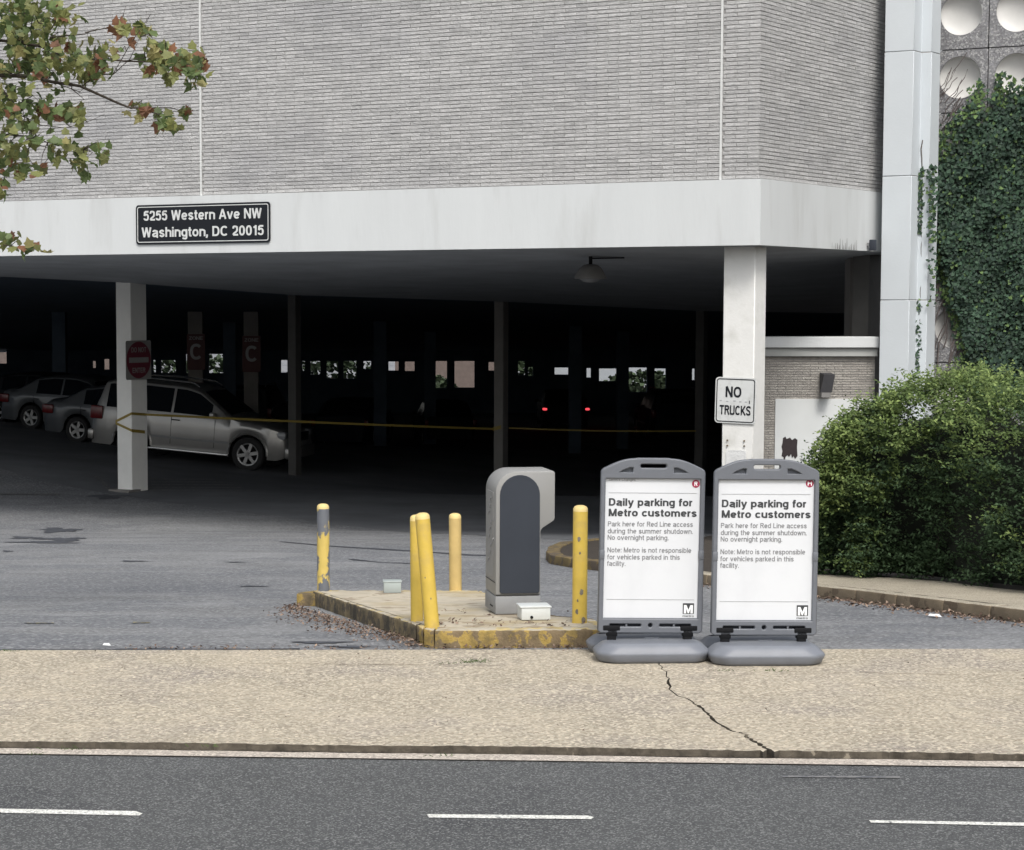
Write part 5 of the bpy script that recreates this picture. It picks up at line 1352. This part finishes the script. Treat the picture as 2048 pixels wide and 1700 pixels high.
# ---------------------------------------------------------------- tree with turning maple leaves, top left
YT = 16.2
tree = empty('maple_tree', (-5.6,YT+.3,g(-5.6,YT)), label='maple branches with green and rust leaves hanging in at top left', cat='tree')
tr = B()
tr.tube([(-5.6,YT+.3,g(-5.6,YT)-.1),(-5.55,YT+.3,1.0),(-5.4,YT+.25,2.6),(-5.2,YT+.2,4.2),(-5.1,YT+.1,5.8),(-5.0,YT,7.4)],[.19,.15,.135,.12,.09,.04],12)
tr.build('trunk', M_bark, tree, True, smooth=True)
sheet('tree_pit', [(-6.5,YT-.5),(-4.8,YT-.5),(-4.8,YT+1.1),(-6.5,YT+1.1)], lambda x,y: g(x,y)-.006, M_soil)
def bp(px, py, dy=0): return at_y(px, py, YT+dy)
limbs = [([(-520,330),(-250,180),(-60,150),(60,152),(100,163),(160,172),(240,208),(262,216),(300,216)],.022),
 ([(60,152),(110,166),(165,172),(195,148),(225,150),(260,118),(300,30)],.008),
 ([(-500,300),(-200,110),(-40,75),(80,92),(150,122),(190,118),(250,122),(330,125),(400,130)],.016),
 ([(-200,110),(-60,30),(40,20),(90,55),(130,15)],.010),
 ([(80,92),(110,45),(130,30)],.006), ([(170,65),(240,50),(252,12)],.005), ([(100,75),(170,68),(200,55)],.006),
 ([(-520,330),(-240,220),(-60,165),(0,172),(22,198),(35,215)],.010),
 ([(60,152),(95,160),(160,184),(175,168)],.006),
 ([(0,172),(40,230),(80,250),(130,256),(175,244),(210,228)],.005),
 ([(-520,380),(-240,300),(-40,268),(60,272),(95,285),(130,292),(180,300)],.008),
 ([(-240,300),(-60,330),(0,380),(10,400)],.006),
 ([(-520,430),(-240,450),(-60,480),(20,492),(50,498),(75,500)],.008),
 ([(190,118),(225,150),(262,86),(302,28)],.005),
 ([(250,122),(330,108),(360,112),(395,128),(400,160)],.004)]
lb = B()
for pts_, r0_ in limbs:
    k_ = len(pts_); dy0 = random.uniform(-.35,.35)
    P_ = [bp(p[0],p[1],dy0*min(1,i_/3.)) for i_, p in enumerate(pts_)]
    one = B().tube(P_, [r0_*(1-.75*i_/(k_-1)) for i_ in range(k_)], 6, False)
    one.build('branch', M_bark, tree, True, smooth=True)
# maple leaf outline (5 lobes), stem at origin, hanging down -v
LEAF = [(0,0,0),(.28,-.02,.05),(.52,-.12,.0),(.40,-.30,.05),(.52,-.52,-.02),(.25,-.62,.04),(.0,-1.0,-.06),(-.25,-.62,.04),(-.52,-.52,-.02),(-.40,-.30,.05),(-.52,-.12,.0),(-.28,-.02,.05),(0,-.42,.06)]
LFA = [(12,i_,i_+1) for i_ in range(0,11)] + [(12,11,0)]
lmesh = []
for mt_ in M_lf:
    for v_ in range(3):
        me = bpy.data.meshes.new('leaf'); kx, kz = (.75,1.0,1.1)[v_], (.9,.55,1.4)[v_]
        me.from_pydata([(p[0]*kx, p[2]*kz*2.2 - (.12*p[1]*p[1] if v_ == 2 else 0), p[1]) for p in LEAF], [], LFA); me.materials.append(mt_); me.update(); lmesh.append(me)
clusters = [(40,60,70,55,90,.14),(100,120,60,60,80,.22),(25,130,50,60,45,.1),(150,120,40,30,30,.3),(120,30,36,30,30,.2),(40,10,60,25,40,.15),
 (215,112,40,22,20,.3),(280,62,24,20,16,.4),(235,55,18,16,9,.3),(195,140,22,20,14,.3),(182,150,18,16,10,.2),
 (310,100,34,16,24,.45),(350,125,40,22,34,.5),(395,120,26,20,20,.5),(385,155,22,26,18,.15),(330,135,24,16,14,.6),
 (290,220,20,10,8,.5),(325,235,22,18,14,.25),(350,250,16,14,8,.15),(370,225,12,12,6,.6),(262,215,12,8,4,.4),
 (20,220,36,44,40,.08),(90,215,30,24,22,.2),(150,225,22,18,16,.12),(55,265,30,30,22,.1),(15,300,34,50,34,.2),(120,295,36,26,26,.2),
 (165,325,24,26,18,.12),(200,305,16,16,8,.15),(35,340,24,16,12,.15),(5,370,14,26,12,.3),(18,475,16,12,10,.2),(40,500,20,12,9,.4),(70,498,14,16,7,.5),(75,340,16,12,6,.2)]
leaves = []
for cx, cy, rx, ry, n_, warm in clusters:
    for _ in range(int(n_*1.25)):
        x = cx + random.gauss(0,.5)*rx; y = cy + random.gauss(0,.5)*ry
        r__ = random.random(); mi_ = 2 if r__ < warm*.42 else (3 if r__ < warm*.7 else (1 if r__ < warm*.7+.45 else 0))
        leaves.append((bp(x, y, random.uniform(-.45,.45)), mi_, random.uniform(.055,.105), (x, y)))
vis_l = [l for l in leaves if l[3][0] > -10 and l[3][1] > -10]; vis_l.sort(key=lambda l: -l[2]); ids = set(id(l) for l in vis_l[:300])
rest = [l for l in leaves if id(l) not in ids]
for l in vis_l[:300]:
    o = bpy.data.objects.new('leaf', lmesh[l[1]*3+random.randrange(3)]); COL.objects.link(o); o.parent = tree
    o.location = l[0] - Vector(tree.location); s_ = l[2]*1.02; o.scale = (s_,s_,s_)
    o.rotation_euler = (random.gauss(0,.55), random.gauss(0,.5), random.uniform(0,6.28))
samp = [bp(p[0],p[1]) for pts_, r0_ in limbs for p in sum([[((a[0]*(1-t)+b[0]*t),(a[1]*(1-t)+b[1]*t)) for t in (0,.25,.5,.75)] for a, b in zip(pts_[:-1],pts_[1:])],[])]
tw = B()
for l in random.sample(vis_l, 150):
    q_ = min(samp, key=lambda c: (c-l[0]).length)
    if (q_-l[0]).length > 1.0: continue
    mid_ = q_.lerp(l[0],.55)+Vector((random.gauss(0,.03),0,random.gauss(0,.03)+.02)); tw.tube([q_, mid_, l[0]], [.0045,.003,.0018], 4, False)
tw.build('twigs', M_bark, tree, True)['kind'] = 'stuff'
for _ in range(2600):   # crown outside the frame
    a = random.uniform(0,6.28); u_ = random.random()**.5
    p = Vector((-5.6+1.9*u_*math.cos(a), YT+2.0*u_*math.sin(a)+.2, random.uniform(3.6,8.6)))
    x, y = projz(p)
    if x > -60 and y > -20: continue
    leaves.append((p, random.choice((0,0,1,1,2)), .09, (x,y))); rest.append(leaves[-1])
A = np.array([l[0][:] for l in rest]); n_ = len(rest)
P, k = foliage('f', A, np.stack([rng.normal(0,.7,n_), rng.normal(-.6,.6,n_), rng.normal(.3,.5,n_)],1), np.array([l[2]*.95 for l in rest]), LEAF, None, None, None)
build_fol('foliage', P, n_, k, LFA, M_lf, np.array([l[1] for l in rest]), tree)

# ---------------------------------------------------------------- leaf litter and tufts
def litter(name, pts_, m, size=(.02,.05)):
    n_ = len(pts_); A = np.array([p[:] for p in pts_]); Nn = np.stack([rng.normal(0,.5,n_), rng.normal(0,.5,n_), np.ones(n_)],1)
    P, k = foliage('f', A, Nn, rng.uniform(size[0],size[1],n_), OVAL, None, None, None, flat=1)
    o = build_fol(name, P, n_, k, OVF, m, rng.integers(0,len(m),n_), None, False)
    return o
pl_ = []
e0, e1 = at_g(593,1212), at_g(846,1290)
for _ in range(1500):
    t = random.random(); p = e0.lerp(e1, t) ; d = abs(random.gauss(0,1))*(.07+.2*(1-t)*t*3)
    dirn = Vector((-.85,-.5,0)).normalized(); p = p + dirn*d; p.z = g(p.x,p.y)+random.uniform(-.005,.02); pl_.append(p)
for _ in range(260):
    p = at_g(random.uniform(840,1215), 1291+abs(random.gauss(0,4))); p.z = g(p.x,p.y)+.005; pl_.append(p)
for _ in range(150):
    p = at_g(random.uniform(250,850), random.gauss(1296,2.5)); p.z = g(p.x,p.y)+.004; pl_.append(p)
o = litter('leaf_litter', pl_, M_litter, (.012,.038)); tag(o, 'brown leaf litter gathered along the left kerb of the island', 'leaf litter', kind='stuff')
pl_ = []
for _ in range(900):
    i_ = random.randrange(8, nk-7); t = random.random(); p = kp[i_].lerp(kp[i_+1], t); nn_ = (kp[i_]-inn[i_]).normalized()
    p = p + nn_*abs(random.gauss(0,.17)); p.z = g(p.x,p.y)+random.uniform(-.004,.012); pl_.append(p)
o = litter('leaf_litter', pl_, M_litter, (.02,.05)); tag(o, 'dry leaf litter along the foot of the right kerb', 'leaf litter', kind='stuff')
pl_ = []
for px, py in ((903,1243),(912,1246),(946,1243),(960,1247),(1000,1250),(1060,1246),(1095,1249),(1130,1250),(925,1225),(880,1247)):
    for _ in range(7):
        p = isl(px+random.gauss(0,3.5), py+random.gauss(0,1.3)); p.z += random.uniform(.0,.02); pl_.append(p)
for _ in range(60): pl_.append(isl(random.uniform(860,1190), random.uniform(1215,1254)))
o = litter('leaf_litter', pl_, M_litter, (.015,.04)); tag(o, 'small dead leaf clumps on top of the island', 'leaf litter', kind='stuff')
pl_ = []
for _ in range(420):
    pl_.append(at_z(random.uniform(-50,2100), 1302+random.random()**1.6*185, .003))
o = litter('ground_debris', pl_, [M_litter[0], M_walk, M_gut], (.006,.022)); tag(o, 'scattered grit and bits of leaf on the tan pavement', 'debris', kind='stuff')
# grass blades at the slab edge and in the joint
gbm = B()
def tuft(px, py, n_, h_, gname=None):
    c = at_z(px, py, -.002)
    for _ in range(n_):
        a = random.uniform(0,6.28); r__ = random.uniform(0,.06); p = c + Vector((r__*math.cos(a)*2, r__*math.sin(a)*.5, 0)); l_ = h_*random.uniform(.5,1.2)
        t = Vector((random.gauss(0,.8), random.gauss(0,.4), .45)).normalized()*l_
        gbm.add([p+Vector((-.002,0,0)), p+Vector((.002,0,0)), p+t*.6+Vector((0,0,.004)), p+t], [(0,1,2),(2,3,0)])
for px, py, n_, h_ in ((945,1326,26,.05),(960,1324,16,.05),(905,1328,10,.04),(1275,1325,12,.04),(1290,1326,8,.03),(1545,1343,18,.035),(1440,1342,10,.025),(1550,1300,10,.04),(30,1303,14,.03),(130,1500,10,.04),(420,1494,8,.03),(60,1509,8,.03),(880,1512,8,.03)):
    tuft(px, py, n_, h_)
tag(gbm.build('grass', M_grass), 'sparse grass blades growing in the pavement joints', 'grass', kind='stuff')
# litter pieces
mesh('litter_scrap', [at_g(205,1290,.004), at_g(222,1291,.004), at_g(218,1286,.02), at_g(208,1286,.015)], [(0,1,2,3)], M_wprint); tag(bpy.data.objects['litter_scrap'], 'crumpled white paper scrap on the driveway edge at left', 'litter')
mesh('litter_wrapper', [at_g(1856,1231,.004), at_g(1884,1234,.004), at_g(1878,1228,.02), at_g(1860,1227,.015)], [(0,1,2,3)], M_wprint); tag(bpy.data.objects['litter_wrapper'], 'white wrapper lying by the right kerb below the hedge', 'litter')
print('objects', len(bpy.data.objects))
